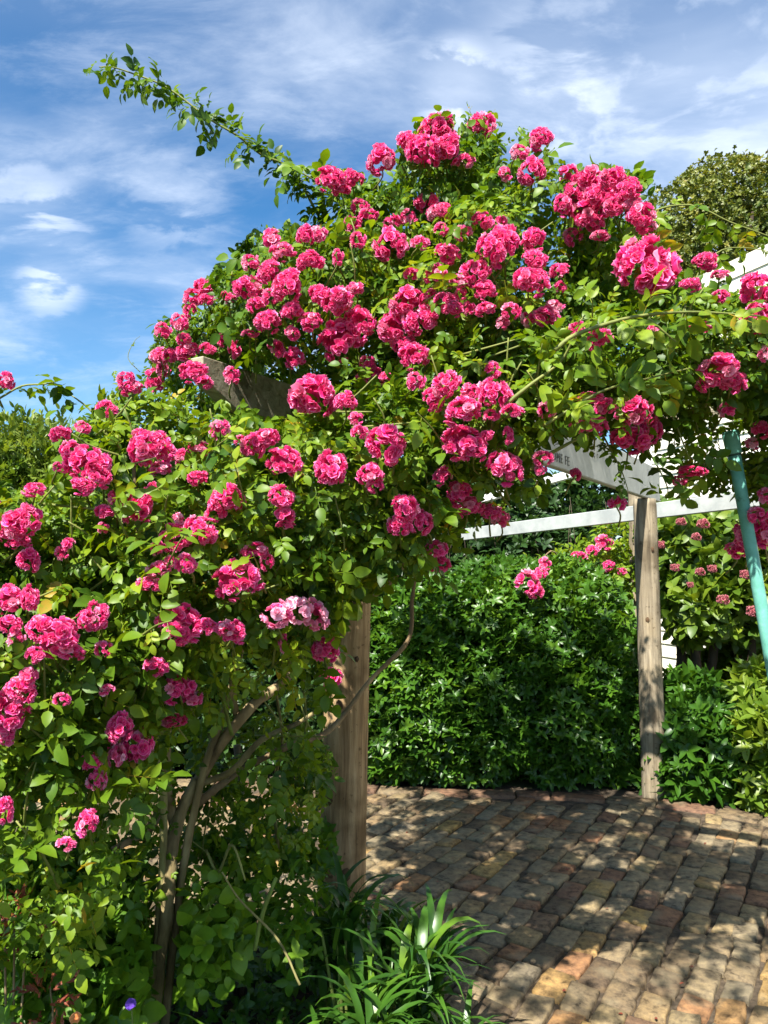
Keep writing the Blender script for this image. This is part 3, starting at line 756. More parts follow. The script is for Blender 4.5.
# ------------------------------------------------------------------ pergola
D1 = np.array([.61, 1, 0]); D1 /= np.linalg.norm(D1); D1P = np.array([D1[1], -D1[0], 0])
PF = np.array([-.16, 3.10, 0]); PR = np.array([1.875, 5.40, 0])
perg = empty("pergola", tuple(PF), "timber rose pergola with round posts, a weathered rafter and white painted beams", "pergola")
def log(base, top, r, mat, knots, seed):
    r_ = np.random.default_rng(seed)
    ns, nr = 28, 46; V, Fc = [], []
    a = np.arange(ns) * 2 * math.pi / ns
    for i in range(nr):
        t = i / (nr - 1); c = base * (1 - t) + top * t
        w = 1 + .035 * np.sin(3 * a + 1 + t * 1.5) + .02 * np.sin(7 * a + t * 3) + .015 * math.sin(t * 9) + r_.normal(0, .006, ns)
        w = w - .10 * np.exp(-((a - 4.45 - .12 * math.sin(t * 4)) / .07) ** 2) * (t > .15)      # drying crack
        ww = r * (1.05 - .08 * t) * w * (1 if 0 < i < nr - 1 else .96)
        V.append(np.stack([c[0] + ww * np.cos(a), c[1] + ww * np.sin(a), np.full(ns, c[2])], 1))
    for i in range(nr - 1):
        for k in range(ns):
            k2 = (k + 1) % ns; Fc.append((i * ns + k, i * ns + k2, (i + 1) * ns + k2, (i + 1) * ns + k))
    Fc.append(tuple((nr - 1) * ns + k for k in range(ns))); Fc.append(tuple(range(ns))[::-1])
    b = MB(); b.add(np.concatenate(V), Fc)
    o = b.obj("post", mat, perg)
    for (t, ang, s) in knots:
        c = base * (1 - t) + top * t; n = np.array([math.cos(ang), math.sin(ang), 0]); tx = np.array([-n[1], n[0], 0])
        k = MB(); V = [c + n * r * 1.10]; Fk = []
        for ring, (q, h) in enumerate(((.55, 1.095), (1.0, 1.05))):
            for j in range(10):
                aa = j * math.pi / 5
                rr = s * q * (1 + .12 * r_.normal())
                off = tx * rr * math.cos(aa) + np.array([0, 0, 1.25 * rr * math.sin(aa)])
                V.append(c + n * (r * h - .25 * rr * rr * math.cos(aa) ** 2 / r) + off)
        for j in range(10):
            j2 = (j + 1) % 10; Fk += [(0, 1 + j, 1 + j2), (1 + j, 11 + j, 11 + j2, 1 + j2)]
        k.add(np.array(V), Fk); kn = k.obj("knot", M['knot'], o)
        kn.parent = o; kn.location = (0, 0, 0)
    return o
log(PF + [-.02, 0, -.05], PF + [.03, 0, 2.16], .089, M['post'], [(.50, 4.52, .015), (.335, 4.12, .019), (.21, 4.95, .020), (.58, 5.2, .010)], 3)
po = log(PR + [.005, 0, -.05], PR + [-.02, 0, 2.07], .080, M['post_pale'], [(.83, 4.95, .014), (.60, 4.3, .013)], 5)
def plank(name, A, B, h, w, mat, taper=0.0, bev=.005):
    """board between A and B (centre line), h tall, w thick; optional tail cut at A"""
    A = np.asarray(A, float); B = np.asarray(B, float); ax = B - A; L = np.linalg.norm(ax); x = ax / L
    y = np.cross([0, 0, 1], x); y /= np.linalg.norm(y); z = np.cross(x, y)
    b = MB(); b.box((A + B) / 2, (L / 2, w / 2, h / 2), np.array([x, y, z]), bev)
    if taper:
        V = b.V[0]; t = (V - A) @ x; s = np.clip(1 - (t / taper), 0, 1)
        lo = ((V - A) @ z) < 0
        V += np.outer(s * lo * h * .55, z)
        b.V[0] = V
    o = b.obj(name, mat, perg, False)
    return o
def cutplank(name, A, B, h, w, mat, tail):
    A = np.asarray(A, float); B = np.asarray(B, float); ax = B - A; L = np.linalg.norm(ax); x = ax / L
    y = np.cross([0, 0, 1], x); y /= np.linalg.norm(y); z = np.array([0, 0, 1.0])
    prof = [(0, h / 2), (0, h * .02), (tail, -h / 2), (L * .5, -h / 2), (L, -h / 2), (L, h / 2), (L * .5, h / 2)]
    V = [A + x * u + z * v + y * s * w / 2 for s in (-1, 1) for u, v in prof]; n = len(prof)
    Fc = [tuple(range(n)), tuple(range(n, 2 * n))[::-1]] + [(i + n, (i + 1) % n + n, (i + 1) % n, i) for i in range(n)]
    b = MB(); b.add(np.array(V), Fc)
    o = b.obj(name, mat, perg, False)
    md = o.modifiers.new("edge", 'BEVEL'); md.width = .004; md.segments = 2; md.limit_method = 'ANGLE'
    return o
zA = 2.19
cutplank("rafter", PF + D1 * -.84 + [0, 0, zA], PF + D1 * 1.7 + [0, 0, zA], .145, .055, M['beam'], .16)
zB = 2.195
E1 = PR + D1 * .35 + [0, 0, zB]; E0 = PR - D1 * 2.75 + [0, 0, zB]
sign = plank("sign_beam", E0, E1, .245, .045, M['grey_paint'])
R1a, R1b = at(405, 542, 9.2), at(815, 491, 5.15)
plank("cross_rail", R1a, R1b, .125, .05, M['grey_paint'])
R2a, R2b = at(430, 514, 8.5), at(640, 455, 6.6)
plank("cross_rail", R2a, R2b, .075, .05, M['white_paint'])
for (q, top) in ((R1a, R1a[2] + .06), (R2a + [-.02, .12, 0], R2a[2]), (R2b + [.03, .15, 0], R2b[2]), (R1b, R1b[2] + .06)):
    b = MB(); b.tube([(q[0], q[1] + .1, -.05), (q[0], q[1] + .1, top * .5), (q[0], q[1] + .1, top)], [.07, .066, .06], 12, .03)
    b.obj("post", M['post_pale'], perg)
# upper rafters lying over the beams, carrying the rose
for k, s in enumerate((.55, 1.35)):
    A = PF + D1 * s + D1P * -.25 + [0, 0, 2.36]; B = A + D1P * 2.6
    cutplank("rafter", A, B, .11, .045, M['beam'], .1)
# lettering on the sign beam: its camera side
xb = D1; yb = np.array([D1[1], -D1[0], 0])     # normal of the camera side
def letters(txt, size, u, v):
    cu = bpy.data.curves.new("lettering", 'FONT'); cu.body = txt; cu.size = size; cu.extrude = .0008; cu.space_character = 1.25
    tmp = bpy.data.objects.new("lettering", cu); col.objects.link(tmp)
    dg = bpy.context.evaluated_depsgraph_get(); me = bpy.data.meshes.new_from_object(tmp.evaluated_get(dg))
    bpy.data.objects.remove(tmp)
    me.materials.clear(); me.materials.append(M['letter'])
    o = bpy.data.objects.new("lettering", me); col.objects.link(o); o.parent = sign
    R = Matrix(((xb[0], 0, yb[0], 0), (xb[1], 0, yb[1], 0), (0, 1, 0, 0), (0, 0, 0, 1)))
    loc = np.array([PR[0], PR[1], zB]) + xb * u + np.array([0, 0, v]) + yb * (.0225 + .002)
    o.matrix_local = Matrix.Translation(Vector(loc)) @ R
letters("CE F", .062, -1.46, .005)
letters("OME FE", .066, -2.10, -.095)

# ------------------------------------------------------------------ teal pole
p0 = at(731, 436, 2.4); p1 = at(768, 644, 2.42); dv = (p1 - p0) / np.linalg.norm(p1 - p0)
pend = p0 + dv * (p0[2] / -dv[2])
pole = empty("metal_pole", tuple(pend), "teal painted metal pole leaning beside the rose, its sleeved top among the leaves", "pole")
b = MB(); b.tube([p0 + dv * .02, p0 + dv * .8, pend], [.0195, .0195, .0195], 20); b.obj("tube", M['teal'], pole)
b = MB(); b.tube([p0 - dv * .010, p0 - dv * .006, p0 + dv * .054, p0 + dv * .058], [.0255, .0262, .0235, .022], 20, sub=1); b.obj("sleeve", M['teal'], pole)
b = MB(); b.tube([p0 + dv * .0582, p0 + dv * .064], [.0205, .0205], 20, sub=1); b.obj("joint_gap", M['teal_dark'], pole)
b = MB(); b.tube([p0 - dv * .016, p0 - dv * .0102], [.022, .0275], 20, sub=1); b.obj("end_cap", M['teal'], pole)

# ------------------------------------------------------------------ ground, paving, bed
def sheet(name, pts, z, mat, kind="structure"):
    b = MB(); b.add(np.array([(x, y, z) for x, y in pts]), [tuple(range(len(pts)))])
    return tag(b.obj(name, mat, None, False), kind=kind)
sheet("ground", [(-300, -60), (300, -60), (300, 500), (-300, 500)], -.012, M['lawn'])
sheet("paving_bed", [(-6, -4), (8, -4), (8, 5.5), (5, 5.75), (2.5, 5.7), (1.2, 5.55), (-.5, 6.3), (-3, 6.6), (-6, 6.6)], -.008, M['sand'])
BED = [(.36, -3), (.36, 2.2), (.30, 2.7), (.16, 2.95), (.02, 3.22), (-.35, 3.32), (-.8, 3.3), (-1.6, 3.35), (-6, 3.5), (-6, -3)]
sheet("garden_bed", BED, .018, M['soil'])
pv = MB()
U, Wd = .19, .116
r_ = np.random.default_rng(5)
def brick(c, x, y, L, W, tint):
    gap = .011 + abs(r_.normal(0, .003)); hl, hw = L / 2 - gap / 2, W / 2 - gap / 2
    us = [-1, -.93, -.3, .3, .93, 1]; vs = [-1, -.87, 0, .87, 1]
    V = []; tl = r_.normal(0, .012, 2); hz = r_.normal(0, .0028) + .012
    skew = r_.normal(0, .03)
    for i, u in enumerate(us):
        for j, v in enumerate(vs):
            rim = (i in (0, 5)) or (j in (0, 4)); cor = (i in (0, 5)) and (j in (0, 4))
            f = .955 if cor else 1.0
            p = c + x * (u * hl * f + skew * v * hw) + y * v * hw * f + (x * r_.normal(0, .0025) + y * r_.normal(0, .0025) if rim else 0)
            z = hz + u * tl[0] * .25 + v * tl[1] * .25 + r_.normal(0, .0010) - (.006 if rim else 0) - (.003 if cor else 0)
            V.append((p[0], p[1], z))
    Fc = [(i * 5 + j, (i + 1) * 5 + j, (i + 1) * 5 + j + 1, i * 5 + j + 1) for i in range(5) for j in range(4)]
    ring = [i * 5 for i in range(6)] + [25 + j for j in range(1, 5)] + [i * 5 + 4 for i in range(4, -1, -1)] + [j for j in range(3, 0, -1)]
    n0 = len(V)
    for k in ring: V.append((V[k][0], V[k][1], -.02))
    m = len(ring)
    Fc += [(ring[k], n0 + k, n0 + (k + 1) % m, ring[(k + 1) % m]) for k in range(m)]
    pv.add(np.array(V), Fc, np.clip(tint + r_.normal(0, .01), 0, 1))
PAVE = [(.0, .6), (4.6, .6), (4.6, 3.2), (3.05, 4.05), (2.55, 4.55), (2.0, 5.02), (1.2, 5.28), (.4, 5.35), (-.6, 5.5), (-3.2, 5.7), (-3.2, 3.2), (-.4, 3.1)]
org = np.array([.2, 3.0, 0]); tones = [.05, .12, .2, .28, .36, .42, .5, .55, .62, .7]
for row in range(-60, 60):
    off = r_.random() * U; y0 = row * Wd + r_.normal(0, .0025); ph1, ph2 = r_.random() * 6, r_.random() * 6
    s = -7.0 + off
    wob = 0
    while s < 7:
        L = U * (1 if r_.random() > .4 else r_.choice([.58, .7, .82, 1.12])) * (1 + r_.normal(0, .05))
        c = org + D1 * (s + L / 2) + D1P * (y0 + r_.normal(0, .004) + r_.normal(0, .005) + .045 * math.sin(s * .7 + .4) + .014 * math.sin(s * 1.7 + .12 * row) + .006 * math.sin(s * 3.1 + ph1))
        s += L
        if not inpoly(c[:1], c[1:2], PAVE)[0]: continue
        if inpoly(c[:1], c[1:2], BED)[0]: continue
        t = r_.choice(tones) if r_.random() > .16 else r_.choice([.78, .86, .93, 1.0])
        ra = r_.normal(0, .045) + .0315 * math.cos(s * .7 + .4); xa = D1 * math.cos(ra) + D1P * math.sin(ra); brick(c, xa, D1P * math.cos(ra) - D1 * math.sin(ra), L, Wd * (1.03 + r_.normal(0, .04)), t + r_.normal(0, .03))
# border of large flags along the far edge
edge = spline(np.array([(4.6, 3.25, 0), (3.1, 4.18, 0), (2.62, 4.66, 0), (2.05, 5.14, 0), (1.22, 5.40, 0), (.4, 5.47, 0), (-.6, 5.62, 0), (-3.2, 5.8, 0)]), 14)
cum = np.concatenate([[0], np.cumsum(np.linalg.norm(np.diff(edge, axis=0), axis=1))]); s = 0
while s < cum[-1] - .3:
    L = r_.uniform(.22, .42)
    c = np.array([np.interp(s + L / 2, cum, edge[:, k]) for k in range(3)]); t2 = np.array([np.interp(s + L, cum, edge[:, k]) for k in range(3)]) - np.array([np.interp(s, cum, edge[:, k]) for k in range(3)])
    t2 /= np.linalg.norm(t2); nn = np.array([-t2[1], t2[0], 0])
    brick(c, t2, nn, L, .17, r_.choice([.2, .3, .5, .78, .8])); s += L
for k in range(70):             # crazy flags outside the border, right
    c = np.array([r_.uniform(2.5, 4.6), r_.uniform(3.9, 5.6), 0])
    dd = np.min(np.linalg.norm(edge - c, axis=1))
    if inpoly(c[:1], c[1:2], PAVE)[0] or dd < .22: continue
    a = r_.random() * 3; brick(c, np.array([math.cos(a), math.sin(a), 0]), np.array([-math.sin(a), math.cos(a), 0]), r_.uniform(.15, .3), r_.uniform(.12, .2), r_.choice([.3, .5, .6, .78]))
tag(pv.obj("brick_paving", M['paver'], None, True), kind="structure")
# fallen leaves and petals on the paving
n = 90
lp = np.stack([r_.uniform(-.5, 3.2, n), r_.uniform(2.5, 5.4, n), np.full(n, .019)], 1)
o = scatter("fallen_leaf_litter", M['red_leaf'], T_ONE, lp, np.c_[r_.normal(0, 1, (n, 2)), np.zeros(n)], np.array([[0, 0, 1.0]]) + r_.normal(0, .25, (n, 3)), r_.uniform(.010, .022, n), r_.random(n) * .6)
tag(o, kind="stuff")

# ------------------------------------------------------------------ leafy masses
def mass(name, mat, temps, ells, dens, size, parent, tint0=.4, up=.6, out=.6, floor=.03, shell=.5, tn=.2, nf=5.0, lean=(-.25, -.3, .5), filt=None):
    PP, YY, ZZ = [], [], []
    for c, r in ells:
        c = np.asarray(c, float); r = np.asarray(r, float)
        area = 4 * math.pi * ((r[0] * r[1]) ** 1.6 / 3 + (r[0] * r[2]) ** 1.6 / 3 + (r[1] * r[2]) ** 1.6 / 3) ** (1 / 1.6)
        n = int(area * dens); d = norm(rng.normal(0, 1, (n, 3)))
        d = d[~((d[:, 1] > .35) & (rng.random(n) < .55))]; n = len(d)
        rad = (1.05 - shell * rng.random(n) ** 1.7) * (1 + .10 * pnoise(d * r + c, nf))
        PP.append(c + d * r * rad[:, None]); nr = norm(d / r)
        ZZ.append(nr * out + np.array(lean) * up * 1.2 + rng.normal(0, .45, (n, 3))); YY.append(nr * .8 + rng.normal(0, .6, (n, 3)) + np.array([0, 0, -.1]))
    P, Y, Z = map(np.concatenate, (PP, YY, ZZ))
    ok = P[:, 2] > floor
    if filt is not None: ok &= filt(P)
    P, Y, Z = P[ok], Y[ok], Z[ok]
    t = np.clip(tint0 + tn * pnoise(P, nf) + rng.normal(0, .14, len(P)), 0, .84)
    return scatter(name, mat, temps, P, Y, Z, size * (.65 + .7 * rng.random(len(P))), t, parent)

# dense hedge behind the paving
hedge = empty("hedge", (.9, 6.1, 0), "dense glossy green hedge between the two round timber posts, lit on top", "hedge")
hx = .9
HE = [((hx - .62, 6.1, .8), (.55, .68, .78)), ((hx, 6.15, .80), (.6, .72, .86)), ((hx + .55, 6.15, .78), (.56, .70, .80)), ((hx - .3, 5.85, .6), (.6, .5, .66)), ((hx + .4, 5.85, .62), (.62, .5, .68)),
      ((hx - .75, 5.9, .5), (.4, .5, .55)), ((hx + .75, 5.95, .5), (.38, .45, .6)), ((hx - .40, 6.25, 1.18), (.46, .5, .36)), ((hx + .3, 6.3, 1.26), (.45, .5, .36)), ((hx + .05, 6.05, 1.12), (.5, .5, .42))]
mass("foliage", M['hedge_leaf'], T_WH, HE[:-3], 980, .058, hedge, .45, .9, .5, .02, .4, lean=(-.2, -.25, .75))
mass("sunlit_top", M['hedge_leaf'], T_WH, HE[-3:], 980, .052, hedge, .66, .9, .5, .02, .4, lean=(-.2, -.25, .75))  # top clumps get a paler leaf tint, sunlight painted into the colour
for k in range(5):
    b = MB(); x = hx - .7 + .35 * k; b.tube([(x, 6.0, -.03), (x + .05, 6.0, .5), (x + .1 * (k - 2), 6.05, 1.2)], [.03, .025, .012], 7, .1); b.obj("stem", M['bark'], hedge)

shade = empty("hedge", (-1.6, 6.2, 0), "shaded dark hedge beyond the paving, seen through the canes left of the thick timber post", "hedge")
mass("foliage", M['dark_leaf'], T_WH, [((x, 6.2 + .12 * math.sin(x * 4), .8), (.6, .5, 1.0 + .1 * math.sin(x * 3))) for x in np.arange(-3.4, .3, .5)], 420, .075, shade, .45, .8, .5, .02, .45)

# tall dark hedge further back, left to right
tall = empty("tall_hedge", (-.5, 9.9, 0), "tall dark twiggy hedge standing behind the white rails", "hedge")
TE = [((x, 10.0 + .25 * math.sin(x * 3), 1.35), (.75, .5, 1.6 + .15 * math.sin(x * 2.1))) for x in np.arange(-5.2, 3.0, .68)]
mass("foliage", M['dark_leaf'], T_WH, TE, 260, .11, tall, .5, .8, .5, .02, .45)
b = MB()
for x in np.arange(-5, 2.9, .12):
    x2 = x + rng.normal(0, .15); b.tube([(x, 9.5, 0), (x + rng.normal(0, .08), 9.45, 1.0), (x2, 9.42 + rng.normal(0, .06), 1.9 + rng.random() * .6)], [.007, .006, .003], 5, sub=3)
b.obj("twigs", M['bark'], tall)

# conifer, far left
con = empty("conifer", (-3.4, 6.6, 0), "feathery golden green conifer at the far left behind the rose", "tree")
CE = [((-3.5, 6.7, 1.1), (1.1, .9, 1.4)), ((-2.9, 6.6, 1.5), (.75, .7, 1.25)), ((-3.9, 6.5, 1.7), (.9, .8, 1.2)), ((-2.45, 6.9, 1.1), (.6, .6, 1.2)), ((-3.2, 6.5, 2.05), (.6, .5, .75))]
mass("crown", M['conifer_leaf'], T_SPR, CE, 420, .17, con, .5, .7, .3, .02, .45, lean=(-.3, -.3, .5))
b = MB(); b.tube([(-3.3, 6.7, -.03), (-3.28, 6.7, 1.2), (-3.2, 6.6, 2.6)], [.11, .08, .02], 10, .1); b.obj("trunk", M['bark'], con)

# big tree, far right
tree = empty("tree", (9.6, 20.5, 0), "broad domed olive green tree rising behind the house at the right", "tree")
r_ = np.random.default_rng(11)
cen = at(735, 262, 20.5)
n = 34000
d = norm(r_.normal(0, 1, (n, 3))); d = d[d[:, 2] > -.65]; d = d[~((d[:, 1] > .4) & (r_.random(len(d)) < .6))]; n = len(d)
lump = 1 + .10 * pnoise(d, 3.2) + .10 * pnoise(d, 8.0)
rad = (1 - .55 * r_.random(n) ** 1.5) * lump + np.abs(r_.normal(0, .02, n)) + (r_.random(n) < .03) * r_.uniform(0, .10, n)
P = cen + d * np.array([3.25, 2.6, 2.7]) * rad[:, None]
ok = (pnoise(P, 2.6) + .6 * pnoise(P, 6.0) > -.30)
P, d = P[ok], d[ok]; n = len(P)
scatter("crown", M['tree_leaf'], T_CLUMP, P, d * .6 + r_.normal(0, .8, (n, 3)), d * .7 + np.array([-.1, -.25, .6]) + r_.normal(0, .5, (n, 3)), .085 * (.6 + .8 * r_.random(n)), np.clip(.5 + .3 * pnoise(P, 1.6) + r_.normal(0, .16, n), 0, .88), tree)
b = MB(); b.tube([(9.6, 20.5, -.1), (9.5, 20.4, 3), tuple(cen + [.1, 0, -1.5]), tuple(cen + [0, 0, 1])], [.42, .33, .22, .06], 12, .08); b.obj("trunk", M['bark'], tree)
for k in range(6):
    a = k * 1.05 + .3; b = MB(); b.tube([tuple(cen + [0, 0, -2.2]), tuple(cen + [1.1 * math.cos(a), 1.1 * math.sin(a), -.8]), tuple(cen + [2.1 * math.cos(a), 2.0 * math.sin(a), .5])], [.16, .1, .03], 8, .08); b.obj("limb", M['bark'], tree)

# ------------------------------------------------------------------ house
hd = np.array([-.40, 1, 0]); hd /= np.linalg.norm(hd); hn = np.array([hd[1], -hd[0], 0])   # hn points right / away from us
A0 = np.array([3.40, 9.60, 0]); house = empty("house", tuple(A0), "cream white weatherboard house glimpsed through the roses at the right", "house")
Lh, He, Dh = 6.6, 5.05, 5.0
b = MB()
nb = int(He / .16)
for face, (o_, u_, Lw) in enumerate(((A0, -hd, Lh), (A0, hn, Dh))):
    nrm = -hn if face == 0 else hd
    for k in range(nb):
        z0, z1 = k * .16, (k + 1) * .16
        V = [o_ + nrm * .022 + [0, 0, z0], o_ + u_ * Lw + nrm * .022 + [0, 0, z0], o_ + u_ * Lw + nrm * .004 + [0, 0, z1], o_ + nrm * .004 + [0, 0, z1], o_ + [0, 0, z0], o_ + u_ * Lw + [0, 0, z0]]
        b.add(np.array(V), [(0, 1, 2, 3), (4, 5, 1, 0)])
b.box(A0 - hd * Lh / 2 + hn * Dh / 2 + [0, 0, He / 2 - .01], (Lh / 2 - .01, Dh / 2 - .01, He / 2 - .02), np.array([hd, np.cross([0, 0, 1], hd), [0, 0, 1]]), .002)
b.obj("wall", M['board'], house, False)
b = MB(); b.box(A0 + hd * .02 - hn * .02 + [0, 0, He / 2], (.05, .05, He / 2), np.array([hd, np.cross([0, 0, 1], hd), [0, 0, 1]])); b.obj("corner_board", M['trim'], house, False)
b = MB(); b.box(A0 - hd * Lh / 2 + hn * (Dh / 2 + .1) + [0, 0, He - .03], (Lh / 2 - .05, Dh / 2 - .05, .03), np.array([hd, np.cross([0, 0, 1], hd), [0, 0, 1]]))
b.obj("roof", M['roof'], house, False)
def window(u, zc, w, h):
    c = A0 - hd * u - hn * .03 + [0, 0, zc]; ax = np.array([hd, hn, [0, 0, 1.0]])
    fr = MB()
    for s in (-1, 1):
        fr.box(c + hd * s * (w / 2), (.04, .035, h / 2 + .05), ax); fr.box(c + np.array([0, 0, s * h / 2]), (w / 2 - .045, .035, .04), ax)
    f = fr.obj("window", M['trim'], house, False)
    g_ = MB(); g_.box(c, (w / 2 - .03, .012, h / 2 - .03), ax, .001); p = g_.obj("pane", M['glass'], f, False); p.location = (0, 0, 0)
window(1.75, 2.60, .95, .34); window(3.8, 2.6, 1.0, 1.1)

# ------------------------------------------------------------------ shrub with dull pink heads, right
fs = empty("flowering_shrub", (2.85, 6.3, 0), "leafy shrub with dull pink flower heads and dark bare stems, right of the far post", "shrub")
sc = lambda px, py, d, rx, ry, rd: (at(px, py, d), np.array([rx * d / F, rd, ry * d / F]))
mass("foliage", M['shrub_leaf'], T_WH3, [sc(735, 575, 6.3, 62, 62, .5), sc(690, 560, 6.4, 36, 48, .4), sc(780, 590, 6.2, 55, 70, .5), sc(700, 605, 6.2, 40, 36, .35), sc(670, 545, 6.6, 26, 40, .3), sc(745, 530, 6.5, 60, 35, .4), sc(745, 650, 6.6, 26, 22, .3), sc(712, 668, 6.7, 24, 18, .3)], 300, .10, fs, .5, .8, .5, .4, .5)
for (px, d, tx, ty) in ((700, 6.2, 690, 610), (708, 6.3, 720, 600), (756, 6.1, 748, 610), (765, 6.3, 775, 600), (690, 6.4, 672, 600), (742, 6.3, 733, 615)):
    b = MB(); g0 = np.array([ray(px, 565)[0] * d, d, -.03]); b.tube([g0, at(px + rng.normal(0, 3), 690, d), at((px + tx) / 2, 650, d), at(tx, ty, d), at(tx + rng.normal(0, 8), ty - 40, d)], [.055, .045, .035, .025, .01], 8, .12); b.obj("stem", M['bark'], fs)
for (px, py, r) in ((681, 522, 4), (703, 524, 5), (696, 537, 4), (675, 568, 4), (700, 572, 4), (712, 569, 4), (746, 575, 5), (723, 600, 5), (754, 612, 6), (660, 545, 4), (738, 545, 4), (690, 585, 3)):
    d = 5.72; o = bpy.data.objects.new("flower_head", None); v, f, e, t = TR[int(rng.integers(0, 7))]
    if 'dull' not in M:
        l, s = flat(f); M['dull'] = make_mesh("flower_head", v, l, s, M['dull_petal'], True, {"edge": e, "tint": t})
    o = bpy.data.objects.new("flower_head", M['dull']); col.objects.link(o); o.parent = fs
    o.location = Vector(at(px, py, d)) - fs.location; o.scale = (r * d / F * 1.25,) * 3; o.rotation_euler = (0, 0, rng.random() * 2 - 1)

# low shrubs at the foot
lo = empty("low_shrub", tuple(at(702, 790, 5.45) * [1, 1, 0]), "low dark leafy shrub in shade at the foot of the far timber post", "shrub")
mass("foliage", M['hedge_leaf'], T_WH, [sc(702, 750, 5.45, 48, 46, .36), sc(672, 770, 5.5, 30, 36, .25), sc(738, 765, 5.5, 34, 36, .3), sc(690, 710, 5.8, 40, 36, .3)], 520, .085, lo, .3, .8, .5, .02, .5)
lb = empty("low_shrub", tuple(at(772, 790, 5.2) * [1, 1, 0]), "bright sunlit leafy shrub at the right edge of the paving", "shrub")
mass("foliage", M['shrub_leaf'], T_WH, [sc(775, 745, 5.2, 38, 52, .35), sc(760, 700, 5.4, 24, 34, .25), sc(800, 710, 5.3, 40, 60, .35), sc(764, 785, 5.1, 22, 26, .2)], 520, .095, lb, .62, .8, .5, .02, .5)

# rose behind the hedge
br = empty("rose_bush", (1.75, 7.1, 0), "small rose bush with a few pink clusters showing above the dense hedge", "rose bush")
mass("foliage", M['rose_leaf'], T_PIN, [sc(600, 572, 7.0, 48, 26, .35), sc(628, 548, 7.1, 28, 30, .3), sc(545, 585, 7.0, 30, 22, .3), sc(590, 640, 7.1, 50, 60, .3)], 300, .05, br, .6)
for (px, d, tx, ty) in ((590, 7.1, 600, 560), (600, 7.1, 575, 560), (585, 7.0, 540, 572)):
    b = MB(); b.tube([np.array([ray(px, 565)[0] * d, d, -.03]), at((px + tx) / 2, 650, d), at(tx, ty, d)], [.014, .01, .005], 6, .1); b.obj("cane", M['cane'], br)
for (px, py, rx, ry, dd) in ((579, 559, 8, 7, 6.55), (592, 551, 5, 5, 6.6), (604, 543, 8, 7, 6.65), (608, 566, 6, 5, 6.6), (528, 583, 11, 10, 5.5), (536, 592, 7, 7, 5.5), (545, 564, 6, 6, 5.55), (540, 574, 6, 6, 5.5), (622, 572, 5, 4, 6.6)):
    o = bpy.data.objects.new("flower_cluster", TR_ME[int(rng.integers(0, 10))]); col.objects.link(o); o.parent = br
    o.location = Vector(at(px, py, dd)) - br.location; o.scale = (rx * dd / F * 1.2, rx * dd / F, ry * dd / F * 1.2); o.rotation_euler = (-.2, rng.normal(0, .3), rng.normal(0, .5))
b = MB(); b.tube([at(590, 640, 7.0), at(560, 560, 6.3), at(545, 556, 5.8), at(536, 580, 5.55)], [.008, .006, .004], 6); b.obj("cane", M['cane'], br)

# ------------------------------------------------------------------ strap leaved plants in the front bed
def strap_leaf(b, base, az, L, w, arch, tint, r):
    n = 9; d = np.array([math.cos(az), math.sin(az), 0]); s = np.array([-d[1], d[0], 0]); V = []
    p = np.array(base, float); ang = math.radians(86 - r.uniform(0, 22)); tw = r.normal(0, .25)
    for i in range(n):
        t = i / (n - 1); ww = w * (.55 + 1.6 * t * (1 - t) + .25 * (1 - t)) * (1 - t ** 3.2) + .0006
        up = np.array([0, 0, 1.0]) * math.cos(ang) - d * math.sin(ang)
        sd = s * math.cos(tw * t) + up * math.sin(tw * t)
        V += [p - sd * ww + up * ww * .22, p + 0 * sd, p + sd * ww + up * ww * .22]
        p = p + (d * math.cos(ang) + np.array([0, 0, 1.0]) * math.sin(ang)) * L / (n - 1)
        ang -= arch * (.35 + 1.3 * t) / (n - 1)
    Fc = []
    for i in range(n - 1):
        for k in (0, 1):
            Fc.append((i * 3 + k, i * 3 + k + 1, (i + 1) * 3 + k + 1, (i + 1) * 3 + k))
    b.add(np.array(V), Fc, tint)
def strap_plant(px, py, d, n, L, w, label, stemmed=.0, tint=.45, seed=0):
    r = np.random.default_rng(seed); c = at(px, py, d); c[2] = .02
    o = empty("strap_leaf_plant", tuple(c), label, "plant", "strap-leaved plants in the front bed")
    b = MB()
    for k in range(n):
        h = stemmed * r.uniform(.35, 1.0)
        base = c + np.array([r.normal(0, .03), r.normal(0, .03), h])
        t = .93 if r.random() < .02 else float(np.clip(r.normal(tint, .2), 0, .92))
        strap_leaf(b, base, r.uniform(0, 6.28), L * r.uniform(.55, 1.15), w * r.uniform(.7, 1.2), math.radians(r.uniform(95, 190)), t, r)
    b.obj("leaves", M['strap_leaf'], o)
    if stemmed > .05:
        s = MB()
        for k in range(4): s.tube([c + np.array([r.normal(0, .02), r.normal(0, .02), -.03]), c + np.array([r.normal(0, .025), r.normal(0, .025), stemmed])], [.007, .005], 6, tint=.9)
        s.obj("stem", M['cane'], o)
strap_plant(350, 1010, 2.55, 64, .30, .0125, "strap-leaved plant with a stemmed whorl against the front of the thick timber post", .42, .25, 1)
strap_plant(420, 1040, 2.42, 84, .31, .0125, "bushy strap-leaved plant at the bed corner, arching over the brick paving", .34, .22, 2)
strap_plant(375, 1090, 2.25, 64, .29, .0115, "low bright strap-leaved plant in front of the bushy one at the bottom edge", .24, .25, 3)
strap_plant(452, 1100, 2.32, 34, .26, .011, "small strap-leaved plant spilling outermost over the bricks", .16, .5, 4)
strap_plant(262, 1120, 2.15, 46, .42, .013, "grassy long-bladed plant with some yellowed leaves beside the main rose cane", .03, .45, 5)
strap_plant(215, 1130, 2.1, 36, .36, .013, "grassy plant with narrow arching blades at the bottom edge under the rose canes", .03, .5, 6)
strap_plant(318, 1130, 2.15, 34, .36, .014, "narrow-bladed plant between the grassy plants and the strap-leaved corner plant", .05, .35, 7)
